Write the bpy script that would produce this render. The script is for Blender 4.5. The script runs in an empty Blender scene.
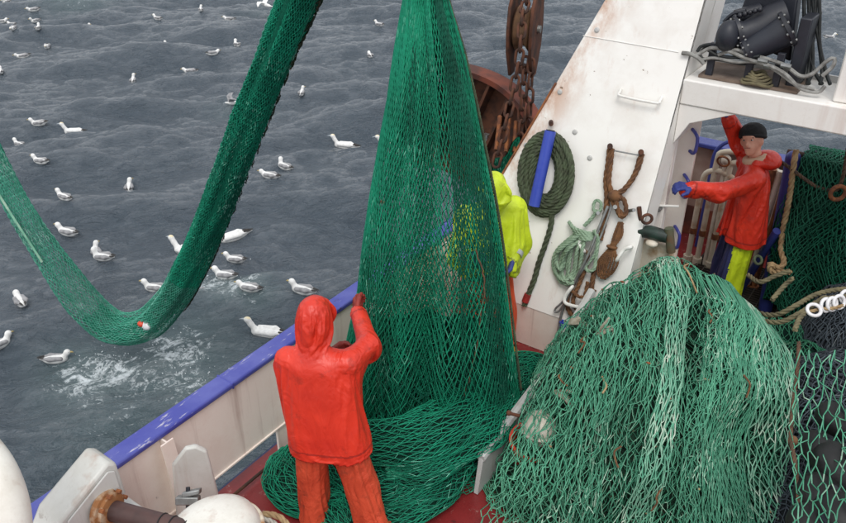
import bpy, math, random
import numpy as np
from mathutils import Vector, Matrix

# ------------------------------------------------------------------ camera, sky, sun, exposure
scene = bpy.context.scene
C = scene.collection
FPX, CX, CY = 790.0, 423.0, 261.5          # focal length and centre in photograph pixels (846 wide)
CAMZ = 4.2
PITCH = math.radians(30.3)
YAW = math.radians(35.0)                    # camera looks 35 degrees off the ship's aft axis (+Y)
cam_pos = np.array([0.0, 0.0, CAMZ])
fh = np.array([-math.sin(YAW), math.cos(YAW), 0.0])
RIGHT = np.array([math.cos(YAW), math.sin(YAW), 0.0])
FWD = fh * math.cos(PITCH) + np.array([0, 0, -math.sin(PITCH)])
UP = np.cross(RIGHT, FWD)
cam_d = bpy.data.cameras.new('camera')
cam = bpy.data.objects.new('camera', cam_d)
C.objects.link(cam)
cam_d.sensor_width = 36.0
cam_d.lens = FPX / 846.0 * 36.0
cam_d.clip_end = 9000
cam_d.clip_start = 0.05
R3 = Matrix((RIGHT, UP, -FWD)).transposed()
cam.matrix_world = Matrix.Translation(cam_pos) @ R3.to_4x4()
scene.camera = cam
scene.render.resolution_x, scene.render.resolution_y = 1024, 633

SUN_EL, SUN_AZ = 58.0, 150.0     # azimuth clockwise from +Y (Blender sky convention)
w = bpy.data.worlds.new('World'); scene.world = w; w.use_nodes = True
nt = w.node_tree; nt.nodes.clear()
sky = nt.nodes.new('ShaderNodeTexSky'); sky.sky_type = 'NISHITA'; sky.sun_disc = False
sky.sun_elevation = math.radians(SUN_EL); sky.sun_rotation = math.radians(SUN_AZ)
sky.dust_density = 4.0; sky.air_density = 1.0; sky.ozone_density = 1.0
hs = nt.nodes.new('ShaderNodeHueSaturation'); hs.inputs['Saturation'].default_value = 0.22
oc = nt.nodes.new('ShaderNodeMixRGB'); oc.inputs[0].default_value = 0.7; oc.inputs[2].default_value = (6.9, 7.1, 7.4, 1)   # even cloud cover over the clear sky
bg = nt.nodes.new('ShaderNodeBackground'); bg.inputs['Strength'].default_value = 0.12
wo = nt.nodes.new('ShaderNodeOutputWorld')
nt.links.new(sky.outputs[0], hs.inputs['Color']); nt.links.new(hs.outputs[0], oc.inputs[1]); nt.links.new(oc.outputs[0], bg.inputs[0]); nt.links.new(bg.outputs[0], wo.inputs[0])
sd = bpy.data.lights.new('sun', 'SUN'); sd.energy = 1.0; sd.angle = math.radians(25); sd.color = (1.0, 0.965, 0.92)
sun = bpy.data.objects.new('sun', sd); C.objects.link(sun)
el, az = math.radians(SUN_EL), math.radians(SUN_AZ)
sdir = Vector((math.sin(az) * math.cos(el), math.cos(az) * math.cos(el), math.sin(el)))
sun.rotation_euler = sdir.to_track_quat('Z', 'Y').to_euler()
sun.location = (3, -6, 20)
vs = scene.view_settings
vs.view_transform = 'Standard'; vs.look = 'None'; vs.gamma = 1.0; vs.use_curve_mapping = False
vs.exposure = 0.42
SEA_Z = -4.3

# ------------------------------------------------------------------ pixel helpers
def ray(x, y):
    return FWD + RIGHT * ((x - CX) / FPX) - UP * ((y - CY) / FPX)
def P(x, y, d=None, z=None, X=None, Y=None, plane=None, off=0.0):
    r = ray(x, y)
    if d is not None: s = d
    elif z is not None: s = (z - CAMZ) / r[2]
    elif X is not None: s = X / r[0]
    elif Y is not None: s = Y / r[1]
    else:
        p0, n = plane; n = np.array(n, float); n /= np.linalg.norm(n)
        s = ((np.array(p0) + n * off - cam_pos) @ n) / (r @ n)
    return cam_pos + r * s

# ------------------------------------------------------------------ numpy noise
rng = np.random.default_rng(7)
random.seed(7)
_perm = rng.random((64, 64, 64)).astype(np.float32)
def vnoise(p):
    p = np.asarray(p, float)
    i = np.floor(p).astype(int); f = p - i; f = f * f * (3 - 2 * f)
    i0 = i & 63; i1 = (i + 1) & 63
    x0, y0, z0 = i0[..., 0], i0[..., 1], i0[..., 2]; x1, y1, z1 = i1[..., 0], i1[..., 1], i1[..., 2]
    fx, fy, fz = f[..., 0], f[..., 1], f[..., 2]
    def L(a, b, t): return a + (b - a) * t
    return L(L(L(_perm[x0, y0, z0], _perm[x1, y0, z0], fx), L(_perm[x0, y1, z0], _perm[x1, y1, z0], fx), fy),
             L(L(_perm[x0, y0, z1], _perm[x1, y0, z1], fx), L(_perm[x0, y1, z1], _perm[x1, y1, z1], fx), fy), fz) * 2 - 1
def fbm(p, octs=3):
    p = np.asarray(p, float); s = 0; a = 1.0
    for k in range(octs):
        s = s + a * vnoise(p * (2 ** k) + 17.3 * k); a *= 0.5
    return s

# ------------------------------------------------------------------ objects
ORG = {}
def tag(o, label=None, cat=None, group=None, kind=None):
    if label: o['label'] = label
    if cat: o['category'] = cat
    if group: o['group'] = group
    if kind: o['kind'] = kind
    return o
def thing(name, label, cat, loc=(0, 0, 0), group=None, rz=0.0):
    o = bpy.data.objects.new(name, None); C.objects.link(o)
    o.empty_display_size = 0.2
    o.location = tuple(loc); o.rotation_euler = (0, 0, rz)
    ORG[o.name] = np.array(loc, float) if rz == 0 else np.zeros(3)
    return tag(o, label, cat, group)
def origin(parent):
    return ORG.get(parent.name, np.zeros(3)) if parent else np.zeros(3)
def raw_mesh(name, V, F, smooth=False):
    """V (n,3) array, F: (m,4)/(m,3) int array or list of lists"""
    me = bpy.data.meshes.new(name)
    V = np.asarray(V, np.float32)
    if isinstance(F, np.ndarray) and F.ndim == 2:
        m, k = F.shape
        me.vertices.add(len(V)); me.vertices.foreach_set('co', V.ravel())
        me.loops.add(m * k); me.loops.foreach_set('vertex_index', F.astype(np.int32).ravel())
        me.polygons.add(m); me.polygons.foreach_set('loop_start', np.arange(0, m * k, k, dtype=np.int32))
        me.update(calc_edges=True)
    else:
        me.from_pydata([tuple(map(float, v)) for v in V], [], [list(map(int, f)) for f in F])
        me.update()
    if smooth: me.polygons.foreach_set('use_smooth', np.ones(len(me.polygons), bool))
    return me
def mesh_obj(name, V, F, mat, parent=None, smooth=False, sharp=None, kind=None):
    V = np.asarray(V, float) - origin(parent)
    me = raw_mesh(name, V, F, smooth)
    if smooth and sharp: me.set_sharp_from_angle(angle=math.radians(sharp))
    me.materials.append(mat)
    o = bpy.data.objects.new(name, me); C.objects.link(o)
    if parent: o.parent = parent
    ORG[o.name] = origin(parent)
    if kind: o['kind'] = kind
    return o
def copy_tree(o, parent=None):
    c = o.copy(); C.objects.link(c); c.parent = parent
    ORG[c.name] = ORG.get(o.name, np.zeros(3))
    for ch in list(o.children): copy_tree(ch, c)
    return c

def spline(pts, n=12, closed=False):
    p = np.asarray(pts, float)
    if closed: q = np.vstack([p[-1], p, p[0], p[1]])
    else: q = np.vstack([2 * p[0] - p[1], p, 2 * p[-1] - p[-2]])
    out = []
    t = np.linspace(0, 1, n, endpoint=False)[:, None]
    for i in range(1, len(q) - 2):
        a, b, c, d = q[i - 1], q[i], q[i + 1], q[i + 2]
        out.append(0.5 * (2 * b + (c - a) * t + (2 * a - 5 * b + 4 * c - d) * t ** 2 + (3 * b - a - 3 * c + d) * t ** 3))
    out = np.vstack(out)
    if not closed: out = np.vstack([out, p[-1]])
    return out
def resample(path, step):
    path = np.asarray(path, float)
    L = np.concatenate([[0], np.cumsum(np.linalg.norm(np.diff(path, axis=0), axis=1))])
    n = max(2, int(L[-1] / step) + 1)
    s = np.linspace(0, L[-1], n)
    return np.stack([np.interp(s, L, path[:, k]) for k in range(3)], 1), s
def frames(path, closed=False):
    path = np.asarray(path, float); n = len(path)
    if closed: T = np.roll(path, -1, 0) - np.roll(path, 1, 0)
    else: T = np.gradient(path, axis=0)
    T /= np.maximum(np.linalg.norm(T, axis=1, keepdims=True), 1e-9)
    ref = np.array([0, 0, 1.0]) if abs(T[0][2]) < .9 else np.array([1.0, 0, 0])
    N = np.zeros((n, 3)); a = np.cross(T[0], ref); N[0] = a / np.linalg.norm(a)
    for i in range(1, n):
        a = N[i - 1] - T[i] * (N[i - 1] @ T[i]); N[i] = a / max(np.linalg.norm(a), 1e-9)
    return T, N, np.cross(T, N)

class MB:
    def __init__(s): s.v = []; s.f = []; s.n = 0
    def add(s, V, F):
        V = np.asarray(V, float)
        s.v.append(V); s.f += [[i + s.n for i in f] for f in (F.tolist() if isinstance(F, np.ndarray) else F)]; s.n += len(V); return s
    def box(s, lo, hi, M=None, about=None):
        lo = np.minimum(lo, hi).astype(float); hi2 = np.maximum(lo, hi).astype(float)
        V = np.array([[x, y, z] for x in (lo[0], hi2[0]) for y in (lo[1], hi2[1]) for z in (lo[2], hi2[2])])
        if M is not None:
            c = np.array(about, float) if about is not None else V.mean(0)
            V = (V - c) @ np.array(M).T + c
        return s.add(V, [[0, 1, 3, 2], [4, 6, 7, 5], [0, 4, 5, 1], [2, 3, 7, 6], [0, 2, 6, 4], [1, 5, 7, 3]])
    def obox(s, c, ax, ay, az, h):
        """box with centre c, unit axes and half sizes h"""
        c = np.array(c, float); A = [np.array(a, float) / np.linalg.norm(a) for a in (ax, ay, az)]
        V = np.array([c + A[0] * h[0] * i + A[1] * h[1] * j + A[2] * h[2] * k for i in (-1, 1) for j in (-1, 1) for k in (-1, 1)])
        return s.add(V, [[0, 1, 3, 2], [4, 6, 7, 5], [0, 4, 5, 1], [2, 3, 7, 6], [0, 2, 6, 4], [1, 5, 7, 3]])
    def prism(s, poly, ext):
        a = np.array(poly, float); n = len(a); b = a + np.array(ext, float)
        F = [list(range(n))[::-1], list(range(n, 2 * n))] + [[i, (i + 1) % n, n + (i + 1) % n, n + i] for i in range(n)]
        nrm = np.cross(a[1] - a[0], a[2] - a[0])
        if nrm @ np.array(ext, float) < 0: F = [f[::-1] for f in F]
        return s.add(np.vstack([a, b]), F)
    def tube(s, path, r, sides=8, closed=False, caps=True, sq=(1, 1)):
        path = np.asarray(path, float); n = len(path)
        T, N, B = frames(path, closed)
        r = np.broadcast_to(np.asarray(r, float), (n,))
        a = np.arange(sides) * 2 * math.pi / sides
        V = path[:, None] + (N[:, None] * (np.cos(a) * sq[0])[None, :, None] + B[:, None] * (np.sin(a) * sq[1])[None, :, None]) * r[:, None, None]
        V = V.reshape(-1, 3); F = []
        m = n if closed else n - 1
        i = np.repeat(np.arange(m), sides); k = np.tile(np.arange(sides), m); j = (i + 1) % n; k2 = (k + 1) % sides
        F = np.stack([i * sides + k, i * sides + k2, j * sides + k2, j * sides + k], 1).tolist()
        if caps and not closed:
            F.append(list(range(sides))[::-1]); F.append([(n - 1) * sides + q for q in range(sides)])
        return s.add(V, F)
    def cyl(s, a, b, r, r2=None, sides=16):
        r2 = r if r2 is None else r2
        return s.tube(np.array([a, b], float), [r, r2], sides)
    def lathe(s, prof, c, ax, sides=24):
        """prof: list of (radius, along)"""
        c = np.array(c, float); ax = np.array(ax, float); ax /= np.linalg.norm(ax)
        ref = np.array([0, 0, 1.0]) if abs(ax[2]) < .9 else np.array([1.0, 0, 0])
        n1 = np.cross(ax, ref); n1 /= np.linalg.norm(n1); n2 = np.cross(ax, n1)
        a = np.arange(sides) * 2 * math.pi / sides
        V = np.concatenate([c + ax * h + (np.cos(a)[:, None] * n1 + np.sin(a)[:, None] * n2) * max(r, 1e-4) for r, h in prof])
        n = len(prof); F = [[i * sides + k, i * sides + (k + 1) % sides, (i + 1) * sides + (k + 1) % sides, (i + 1) * sides + k] for i in range(n - 1) for k in range(sides)]
        F += [list(range(sides))[::-1], [(n - 1) * sides + q for q in range(sides)]]
        return s.add(V, F)
    def ell(s, c, r, R=None, nu=14, nv=9):
        r = np.broadcast_to(np.asarray(r, float), (3,))
        V = [[0, 0, 1]] + [[math.sin(math.pi * j / nv) * math.cos(2 * math.pi * i / nu), math.sin(math.pi * j / nv) * math.sin(2 * math.pi * i / nu), math.cos(math.pi * j / nv)] for j in range(1, nv) for i in range(nu)] + [[0, 0, -1]]
        F = [[0, 1 + i, 1 + (i + 1) % nu] for i in range(nu)]
        for j in range(nv - 2):
            for i in range(nu):
                F.append([1 + j * nu + i, 1 + (j + 1) * nu + i, 1 + (j + 1) * nu + (i + 1) % nu, 1 + j * nu + (i + 1) % nu])
        e = len(V) - 1; b = 1 + (nv - 2) * nu
        F += [[e, b + (i + 1) % nu, b + i] for i in range(nu)]
        V = np.array(V) * r
        if R is not None: V = V @ np.array(R).T
        return s.add(V + np.array(c, float), F)
    def torus(s, c, n, R, r, sides=10, seg=24):
        n = np.array(n, float); n /= np.linalg.norm(n)
        ref = np.array([0, 0, 1.0]) if abs(n[2]) < .9 else np.array([1.0, 0, 0])
        a1 = np.cross(n, ref); a1 /= np.linalg.norm(a1); a2 = np.cross(n, a1)
        t = np.arange(seg) * 2 * math.pi / seg
        return s.tube(np.array(c, float) + R * (np.cos(t)[:, None] * a1 + np.sin(t)[:, None] * a2), r, sides, closed=True)
    def rope(s, path, r, pitch=None, step=None, strands=3):
        """laid rope: three helical strands"""
        pitch = pitch or r * 7; step = step or pitch / 7
        p, L = resample(path, step)
        T, N, B = frames(p)
        for k in range(strands):
            a = L / pitch * 2 * math.pi + k * 2 * math.pi / strands
            s.tube(p + (N * np.cos(a)[:, None] + B * np.sin(a)[:, None]) * r * 0.5, r * 0.56, 6)
        return s
    def build(s, name, mat, parent=None, smooth=False, bevel=0, sharp=40, label=None):
        V = np.vstack(s.v)
        o = mesh_obj(name, V, s.f, mat, parent, smooth, sharp if smooth else None)
        if bevel:
            b = o.modifiers.new('bevel', 'BEVEL'); b.width = bevel; b.segments = 2; b.limit_method = 'ANGLE'; b.angle_limit = math.radians(35)
            o.data.polygons.foreach_set('use_smooth', np.ones(len(o.data.polygons), bool))
            o.data.set_sharp_from_angle(angle=math.radians(35))
            b.harden_normals = False
        if label: o['label'] = label
        return o

# ------------------------------------------------------------------ netting
def tubes(A, B, r, sides=3):
    A = np.asarray(A, float); B = np.asarray(B, float); n = len(A)
    d = B - A; d /= np.maximum(np.linalg.norm(d, axis=1, keepdims=True), 1e-9)
    ref = np.tile(np.array([0.31, 0.57, 0.76]), (n, 1))
    n1 = np.cross(d, ref); n1 /= np.maximum(np.linalg.norm(n1, axis=1, keepdims=True), 1e-9); n2 = np.cross(d, n1)
    r = np.broadcast_to(np.asarray(r, float), (n,))[:, None]
    V = np.zeros((n, 2 * sides, 3))
    for k in range(sides):
        a = 2 * math.pi * k / sides; o = (n1 * math.cos(a) + n2 * math.sin(a)) * r
        V[:, k] = A + o; V[:, sides + k] = B + o
    base = (np.arange(n) * 2 * sides)[:, None, None]
    F = np.array([[k, (k + 1) % sides, sides + (k + 1) % sides, sides + k] for k in range(sides)])[None] + base
    return V.reshape(-1, 3), F.reshape(-1, 4)
def net_edges(S, nu, nv, closed=False, jit=0.15, seed=1, warp=0.0, drop=0.0):
    """diamond netting on the surface S(u,v); returns strand end points"""
    g = np.random.default_rng(seed)
    j = np.arange(nv + 1)[:, None] + np.zeros((1, nu + (0 if closed else 1)))
    i = np.zeros((nv + 1, 1)) + np.arange(nu + (0 if closed else 1))[None]
    u = (i + 0.5 * (j % 2) - (0 if closed else 0.25)) / nu; v = j / nv
    u = u + g.normal(0, jit, u.shape) / nu; v = v + g.normal(0, jit, v.shape) / nv
    if warp:
        q = np.stack([u * 6, v * 4, np.full_like(u, seed * 3.1)], -1)
        u = u + warp * fbm(q, 2); v = v + warp * 0.6 * fbm(q + 31, 2)
    if not closed: u = np.clip(u, 0, 1)
    v = np.clip(v, 0, 1)
    Q = S(u, v)
    A = []; B = []
    for par in (0, 1):
        rows = np.arange(par, nv, 2)
        up = Q[rows]; dn = Q[rows + 1]
        A.append(up.reshape(-1, 3)); B.append(dn.reshape(-1, 3))
        if closed:
            sh = np.roll(dn, 1 if par == 0 else -1, axis=1)
            A.append(up.reshape(-1, 3)); B.append(sh.reshape(-1, 3))
        elif par == 0:
            A.append(up[:, 1:].reshape(-1, 3)); B.append(dn[:, :-1].reshape(-1, 3))
        else:
            A.append(up[:, :-1].reshape(-1, 3)); B.append(dn[:, 1:].reshape(-1, 3))
    A = np.vstack(A); B = np.vstack(B)
    if drop:
        k = g.random(len(A)) > drop; A, B = A[k], B[k]
    return A, B
def net(name, S, nu, nv, r, mat, parent, sag=0.0, sides=3, **kw):
    A, B = net_edges(S, nu, nv, **kw)
    if sag:
        g = np.random.default_rng(5)
        Mi = (A + B) / 2 + g.normal(0, sag, A.shape) - np.array([0, 0, sag])
        A, B = np.vstack([A, Mi]), np.vstack([Mi, B])
    V, F = tubes(A, B, r, sides)
    o = mesh_obj(name, V, F, mat, parent, True)
    return o
def sheet(name, S, nu, nv, mat, parent, closed=False):
    u = np.linspace(0, 1, nu + 1)[None] + np.zeros((nv + 1, 1)); v = np.linspace(0, 1, nv + 1)[:, None] + np.zeros((1, nu + 1))
    Q = S(u, v).reshape(-1, 3)
    i, j = np.meshgrid(np.arange(nv), np.arange(nu), indexing='ij'); a = (i * (nu + 1) + j).ravel()
    F = np.stack([a, a + 1, a + nu + 2, a + nu + 1], 1)
    return mesh_obj(name, Q, F, mat, parent, True)

# ------------------------------------------------------------------ signed distance bodies
def rcone(p, a, b, ra, rb):
    a = np.array(a, float); b = np.array(b, float); ba = b - a
    h = np.clip(((p - a) @ ba) / max(ba @ ba, 1e-9), 0, 1)
    return np.linalg.norm(p - a - h[:, None] * ba, axis=1) - (ra + (rb - ra) * h)
def ellp(p, c, r, R=None):
    q = p - np.array(c, float)
    if R is not None: q = q @ np.array(R)
    r = np.broadcast_to(np.array(r, float), (3,))
    k0 = np.linalg.norm(q / r, axis=1); k1 = np.linalg.norm(q / (r * r), axis=1)
    return k0 * (k0 - 1) / np.maximum(k1, 1e-6)
def smin(a, b, k):
    if k <= 0: return np.minimum(a, b)
    h = np.clip(0.5 + 0.5 * (b - a) / k, 0, 1)
    return b + (a - b) * h - k * h * (1 - h)
def smax(a, b, k): return -smin(-a, -b, k)
def union(p, prims, k=0.03):
    d = None
    for q in prims:
        e = rcone(p, *q[1:]) if q[0] == 'c' else ellp(p, *q[1:])
        d = e if d is None else smin(d, e, k)
    return d
def surface_nets(f, lo, hi, h):
    lo = np.array(lo, float); hi = np.array(hi, float)
    n = np.ceil((hi - lo) / h).astype(int) + 1
    gx = [lo[k] + h * np.arange(n[k]) for k in range(3)]
    G = np.stack(np.meshgrid(*gx, indexing='ij'), -1)
    D = np.empty(n)
    for i in range(0, n[0], 16): D[i:i + 16] = f(G[i:i + 16].reshape(-1, 3)).reshape(D[i:i + 16].shape)
    S = D < 0
    c = [slice(0, -1), slice(1, None)]
    acc = np.zeros(tuple(n - 1) + (3,)); cnt = np.zeros(tuple(n - 1))
    for ax in range(3):
        o = [a for a in range(3) if a != ax]
        s0 = [slice(None)] * 3; s1 = [slice(None)] * 3; s0[ax] = c[0]; s1[ax] = c[1]
        d0, d1 = D[tuple(s0)], D[tuple(s1)]; cr = (d0 < 0) != (d1 < 0)
        t = np.where(cr, d0 / np.where(cr, d0 - d1, 1), 0)
        pt = G[tuple(s0)].copy(); pt[..., ax] += t * h
        for i in (0, 1):
            for j in (0, 1):
                q = [slice(None)] * 3; q[o[0]] = c[i]; q[o[1]] = c[j]
                m = cr[tuple(q)]; acc += pt[tuple(q)] * m[..., None]; cnt += m
    act = cnt > 0; idx = -np.ones(act.shape, int); idx[act] = np.arange(act.sum())
    V = acc[act] / cnt[act][:, None]
    F = []
    for ax in range(3):
        o = [(ax + 1) % 3, (ax + 2) % 3]
        s0 = [slice(1, -1)] * 3; s1 = [slice(1, -1)] * 3; s0[ax] = slice(0, -1); s1[ax] = slice(1, None)
        a, b = S[tuple(s0)], S[tuple(s1)]
        for flip, m in ((False, a & ~b), (True, b & ~a)):
            I = np.argwhere(m)
            if not len(I): continue
            base = I + 1; base[:, ax] -= 1
            e0 = np.zeros(3, int); e0[o[0]] = 1; e1 = np.zeros(3, int); e1[o[1]] = 1
            q = [base, base - e0, base - e0 - e1, base - e1]
            q = [idx[k[:, 0], k[:, 1], k[:, 2]] for k in q]
            if flip: q = q[::-1]
            F.append(np.stack(q, 1))
    F = np.vstack(F)
    return V, F
def sdf_obj(name, f, lo, hi, h, mat, parent):
    V, F = surface_nets(f, lo, hi, h)
    return mesh_obj(name, V + origin(parent), F, mat, parent, True)

# ------------------------------------------------------------------ materials
def lin(c):
    c = np.array(c[:3], float) / 255
    return tuple(np.where(c <= 0.04045, c / 12.92, ((c + 0.055) / 1.055) ** 2.4)) + (1.0,)
class NT:
    def __init__(s, name):
        s.m = bpy.data.materials.new(name); s.m.use_nodes = True; s.t = s.m.node_tree
        s.b = s.t.nodes['Principled BSDF']; s.tc = None
    def n(s, typ, **kw):
        x = s.t.nodes.new('ShaderNode' + typ)
        for k, v in kw.items(): setattr(x, k, v)
        return x
    def l(s, a, b): s.t.links.new(a, b)
    def co(s, scale=(1, 1, 1)):
        if not s.tc: s.tc = s.n('TexCoord')
        m = s.n('Mapping'); m.inputs['Scale'].default_value = scale; s.l(s.tc.outputs['Object'], m.inputs[0]); return m.outputs[0]
    def noise(s, scale, detail=4, rough=.55, vec=None, dist=0.0):
        x = s.n('TexNoise'); x.inputs['Scale'].default_value = scale; x.inputs['Detail'].default_value = detail; x.inputs['Roughness'].default_value = rough; x.inputs['Distortion'].default_value = dist
        s.l(vec if vec is not None else s.co(), x.inputs['Vector']); return x.outputs['Fac']
    def ramp(s, fac, a, b, ca=(0, 0, 0, 1), cb=(1, 1, 1, 1)):
        x = s.n('ValToRGB'); x.color_ramp.elements[0].position = a; x.color_ramp.elements[1].position = b
        x.color_ramp.elements[0].color = ca; x.color_ramp.elements[1].color = cb
        s.l(fac, x.inputs[0]); return x.outputs[0]
    def mix(s, fac, a, b):
        x = s.n('MixRGB')
        for sock, v in ((x.inputs[0], fac), (x.inputs[1], a), (x.inputs[2], b)):
            if isinstance(v, (float, int)): sock.default_value = v
            elif isinstance(v, tuple): sock.default_value = v
            else: s.l(v, sock)
        return x.outputs[0]
    def mul(s, a, b):
        x = s.n('Math', operation='MULTIPLY')
        for sock, v in zip(x.inputs, (a, b)):
            if isinstance(v, (float, int)): sock.default_value = v
            else: s.l(v, sock)
        return x.outputs[0]
    def bump(s, h, strength=.3, dist=.01):
        x = s.n('Bump'); x.inputs['Strength'].default_value = strength; x.inputs['Distance'].default_value = dist
        s.l(h, x.inputs['Height']); s.l(x.outputs[0], s.b.inputs['Normal']); return x
    def done(s, col, rough=.6, metal=0.0, spec=.5):
        if isinstance(col, tuple): s.b.inputs['Base Color'].default_value = col
        else: s.l(col, s.b.inputs['Base Color'])
        if isinstance(rough, (float, int)): s.b.inputs['Roughness'].default_value = rough
        else: s.l(rough, s.b.inputs['Roughness'])
        s.b.inputs['Metallic'].default_value = metal; s.b.inputs['Specular IOR Level'].default_value = spec
        return s.m
def plain(name, c1, c2=None, scale=6, rough=.6, bump=.15, bscale=60, metal=0.0, spec=.5, lo=.35, hi=.65, bdist=.004):
    t = NT(name); c2 = c2 or tuple(int(v * .75) for v in c1)
    col = t.mix(t.ramp(t.noise(scale, 6), lo, hi), lin(c1), lin(c2))
    if bump: t.bump(t.noise(bscale, 4), bump, bdist)
    return t.done(col, rough, metal, spec)
def paint(name, base, dirt, rust, rust_amt=.5, streak=True, rough=.45, dirt_lo=.45, spots=.72):
    """weathered ship's paint: dirt clouds, vertical streaks, rust chips"""
    t = NT(name)
    c = t.mix(t.ramp(t.noise(1.7, 8, .65), dirt_lo, dirt_lo + .35), lin(base), lin(dirt))
    if streak:
        st = t.noise(1.0, 5, .6, vec=t.co((9, 9, .55)))
        c = t.mix(t.mul(t.ramp(st, .56, .78), .55 * min(1, rust_amt * 1.4)), c, lin(rust))
    sp = t.ramp(t.noise(7, 10, .72), spots, spots + .03)
    big = t.ramp(t.noise(1.1, 3), .45, .62)
    c = t.mix(t.mul(t.mul(sp, big), min(1.0, rust_amt * 1.6)), c, lin(tuple(v * .62 for v in rust)))
    gr = t.noise(45, 5)
    c = t.mix(t.mul(t.ramp(gr, .55, .75), .22), c, lin(dirt))
    t.bump(t.noise(30, 6, .6), .12, .004)
    return t.done(c, t.ramp(gr, .3, .8, (rough - .12,) * 3 + (1,), (rough + .2,) * 3 + (1,)))
def netmat(name, c1, c2, c3=None, amt3=.12, rough=.7, zone=1.6, brown=None, brown_lo=.66):
    """twine: colour differs from strand to strand and from patch to patch"""
    t = NT(name)
    geo = t.n('NewGeometry')
    rnd = geo.outputs['Random Per Island']
    c = t.mix(rnd, lin(c1), lin(c2))
    z = t.noise(zone, 4, .6)
    c = t.mix(t.mul(t.ramp(z, .38, .68), .6), c, lin(tuple(v * .62 for v in c1)))
    if c3:
        c = t.mix(t.mul(t.ramp(t.noise(zone * 1.7, 3), .5, .64), t.ramp(rnd, 1 - amt3 * 2.2, 1 - amt3)), c, lin(c3))
    if brown:
        c = t.mix(t.ramp(t.noise(zone * 2.6, 5, .7), brown_lo, brown_lo + .06), c, lin(brown))
    return t.done(c, rough, 0, .35)
# ------------------------------------------------------------------ material set
WHITE = paint('white_paint', (236, 233, 228), (214, 205, 196), (158, 96, 52), .42, rough=.42, dirt_lo=.5, spots=.715)
WHITE_CLEAN = paint('white_paint_clean', (232, 231, 226), (206, 203, 196), (165, 120, 80), .25, rough=.4)
PINKW = paint('bulwark_paint', (243, 234, 224), (226, 206, 194), (126, 72, 50), .75, rough=.5, dirt_lo=.45, spots=.655)
GREYP = paint('grey_paint', (186, 186, 184), (160, 158, 152), (140, 104, 66), .45, rough=.45, spots=.71)
LGREY = paint('light_grey_paint', (196, 196, 192), (170, 168, 162), (120, 96, 70), .35, rough=.42)
BLUEP = paint('blue_paint', (64, 70, 154), (108, 114, 178), (196, 190, 190), .75, streak=False, rough=.38, dirt_lo=.42, spots=.575)
BLUE_TUBE = plain('blue_plastic', (44, 64, 168), (60, 80, 176), 8, .4, .05)
BLUE_STEEL = paint('blue_steel', (52, 62, 134), (46, 52, 104), (96, 66, 56), .4, streak=False)
RUST = plain('rusty_steel', (96, 58, 40), (58, 38, 30), 9, .85, .5, 40, lo=.4, hi=.62)
RUST_RED = plain('rusted_red_steel', (122, 62, 44), (78, 44, 36), 5, .75, .4, 35, lo=.4, hi=.6)
RUST_OR = plain('orange_rust', (150, 92, 52), (104, 62, 42), 14, .85, .5, 60, lo=.4, hi=.6)
DARKSTEEL = plain('dark_steel', (40, 43, 52), (28, 30, 37), 7, .45, .2, 40, spec=.5)
NAVY = plain('navy_grey_steel', (36, 40, 50), (26, 28, 36), 4, .5, .2, 40)
BLACKRUB = plain('black_rubber', (17, 18, 19), (28, 28, 29), 10, .62, .25, 70)
HOSEBLK = plain('black_hose', (26, 30, 32), (44, 48, 48), 20, .5, .1, 80)
HOSEGRY = plain('grey_hose', (150, 150, 146), (106, 104, 100), 20, .5, .1, 80)
BROWNP = plain('brown_shaft_paint', (84, 58, 54), (62, 44, 42), 8, .5, .2, 40)
GALV = plain('galvanised_steel', (150, 152, 152), (118, 118, 116), 14, .45, .15, 60, metal=.6)
ROPE_G = plain('dark_green_rope', (78, 90, 66), (58, 62, 46), 16, .85, .6, 190, bdist=.003)
ROPE_P = plain('pale_green_rope', (150, 172, 148), (120, 144, 120), 18, .85, .6, 190, bdist=.003)
ROPE_B = plain('brown_rope', (124, 86, 54), (88, 60, 42), 16, .9, .6, 190, bdist=.003)
ROPE_O = plain('olive_rope', (120, 112, 84), (90, 84, 64), 16, .9, .6, 190, bdist=.003)
ROPE_T = plain('tan_rope', (170, 146, 108), (130, 104, 74), 14, .9, .6, 190, bdist=.003)
REDTAPE = plain('red_tape', (176, 44, 40), (130, 40, 36), 20, .6, .1)
COIR = plain('coir_bristle', (112, 78, 48), (78, 54, 36), 30, .95, .8, 150)
ORANGE_PL = plain('orange_plastic', (214, 78, 52), (190, 64, 46), 8, .5, .1)
CREAM = plain('cream_plastic', (218, 212, 198), (190, 176, 158), 7, .5, .15, lo=.4, hi=.7)
WHITE_PL = plain('white_plastic', (226, 226, 228), (196, 190, 190), 12, .4, .1, lo=.45, hi=.7)
GRATE = plain('dark_grating', (46, 44, 42), (62, 52, 44), 9, .7, .3)

GRIMY = paint('grimy_white_paint', (226, 224, 216), (188, 180, 166), (150, 92, 54), .9, rough=.4, dirt_lo=.40, spots=.60)
t = NT('scuffed_blue_rail')
c = t.mix(t.ramp(t.noise(2.5, 7, .65), .40, .70), lin((64, 70, 154)), lin((96, 102, 172)))
c = t.mix(t.mul(t.ramp(t.noise(1.0, 7, .7, vec=t.co((26, 4, 26))), .60, .64), .85), c, lin((186, 184, 196)))
c = t.mix(t.ramp(t.noise(1.0, 8, .72, vec=t.co((16, 6, 16))), .65, .67), c, lin((62, 50, 52)))
t.bump(t.noise(6, 6, .6), .35, .012)
RAILM = t.done(c, .4)
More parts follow.
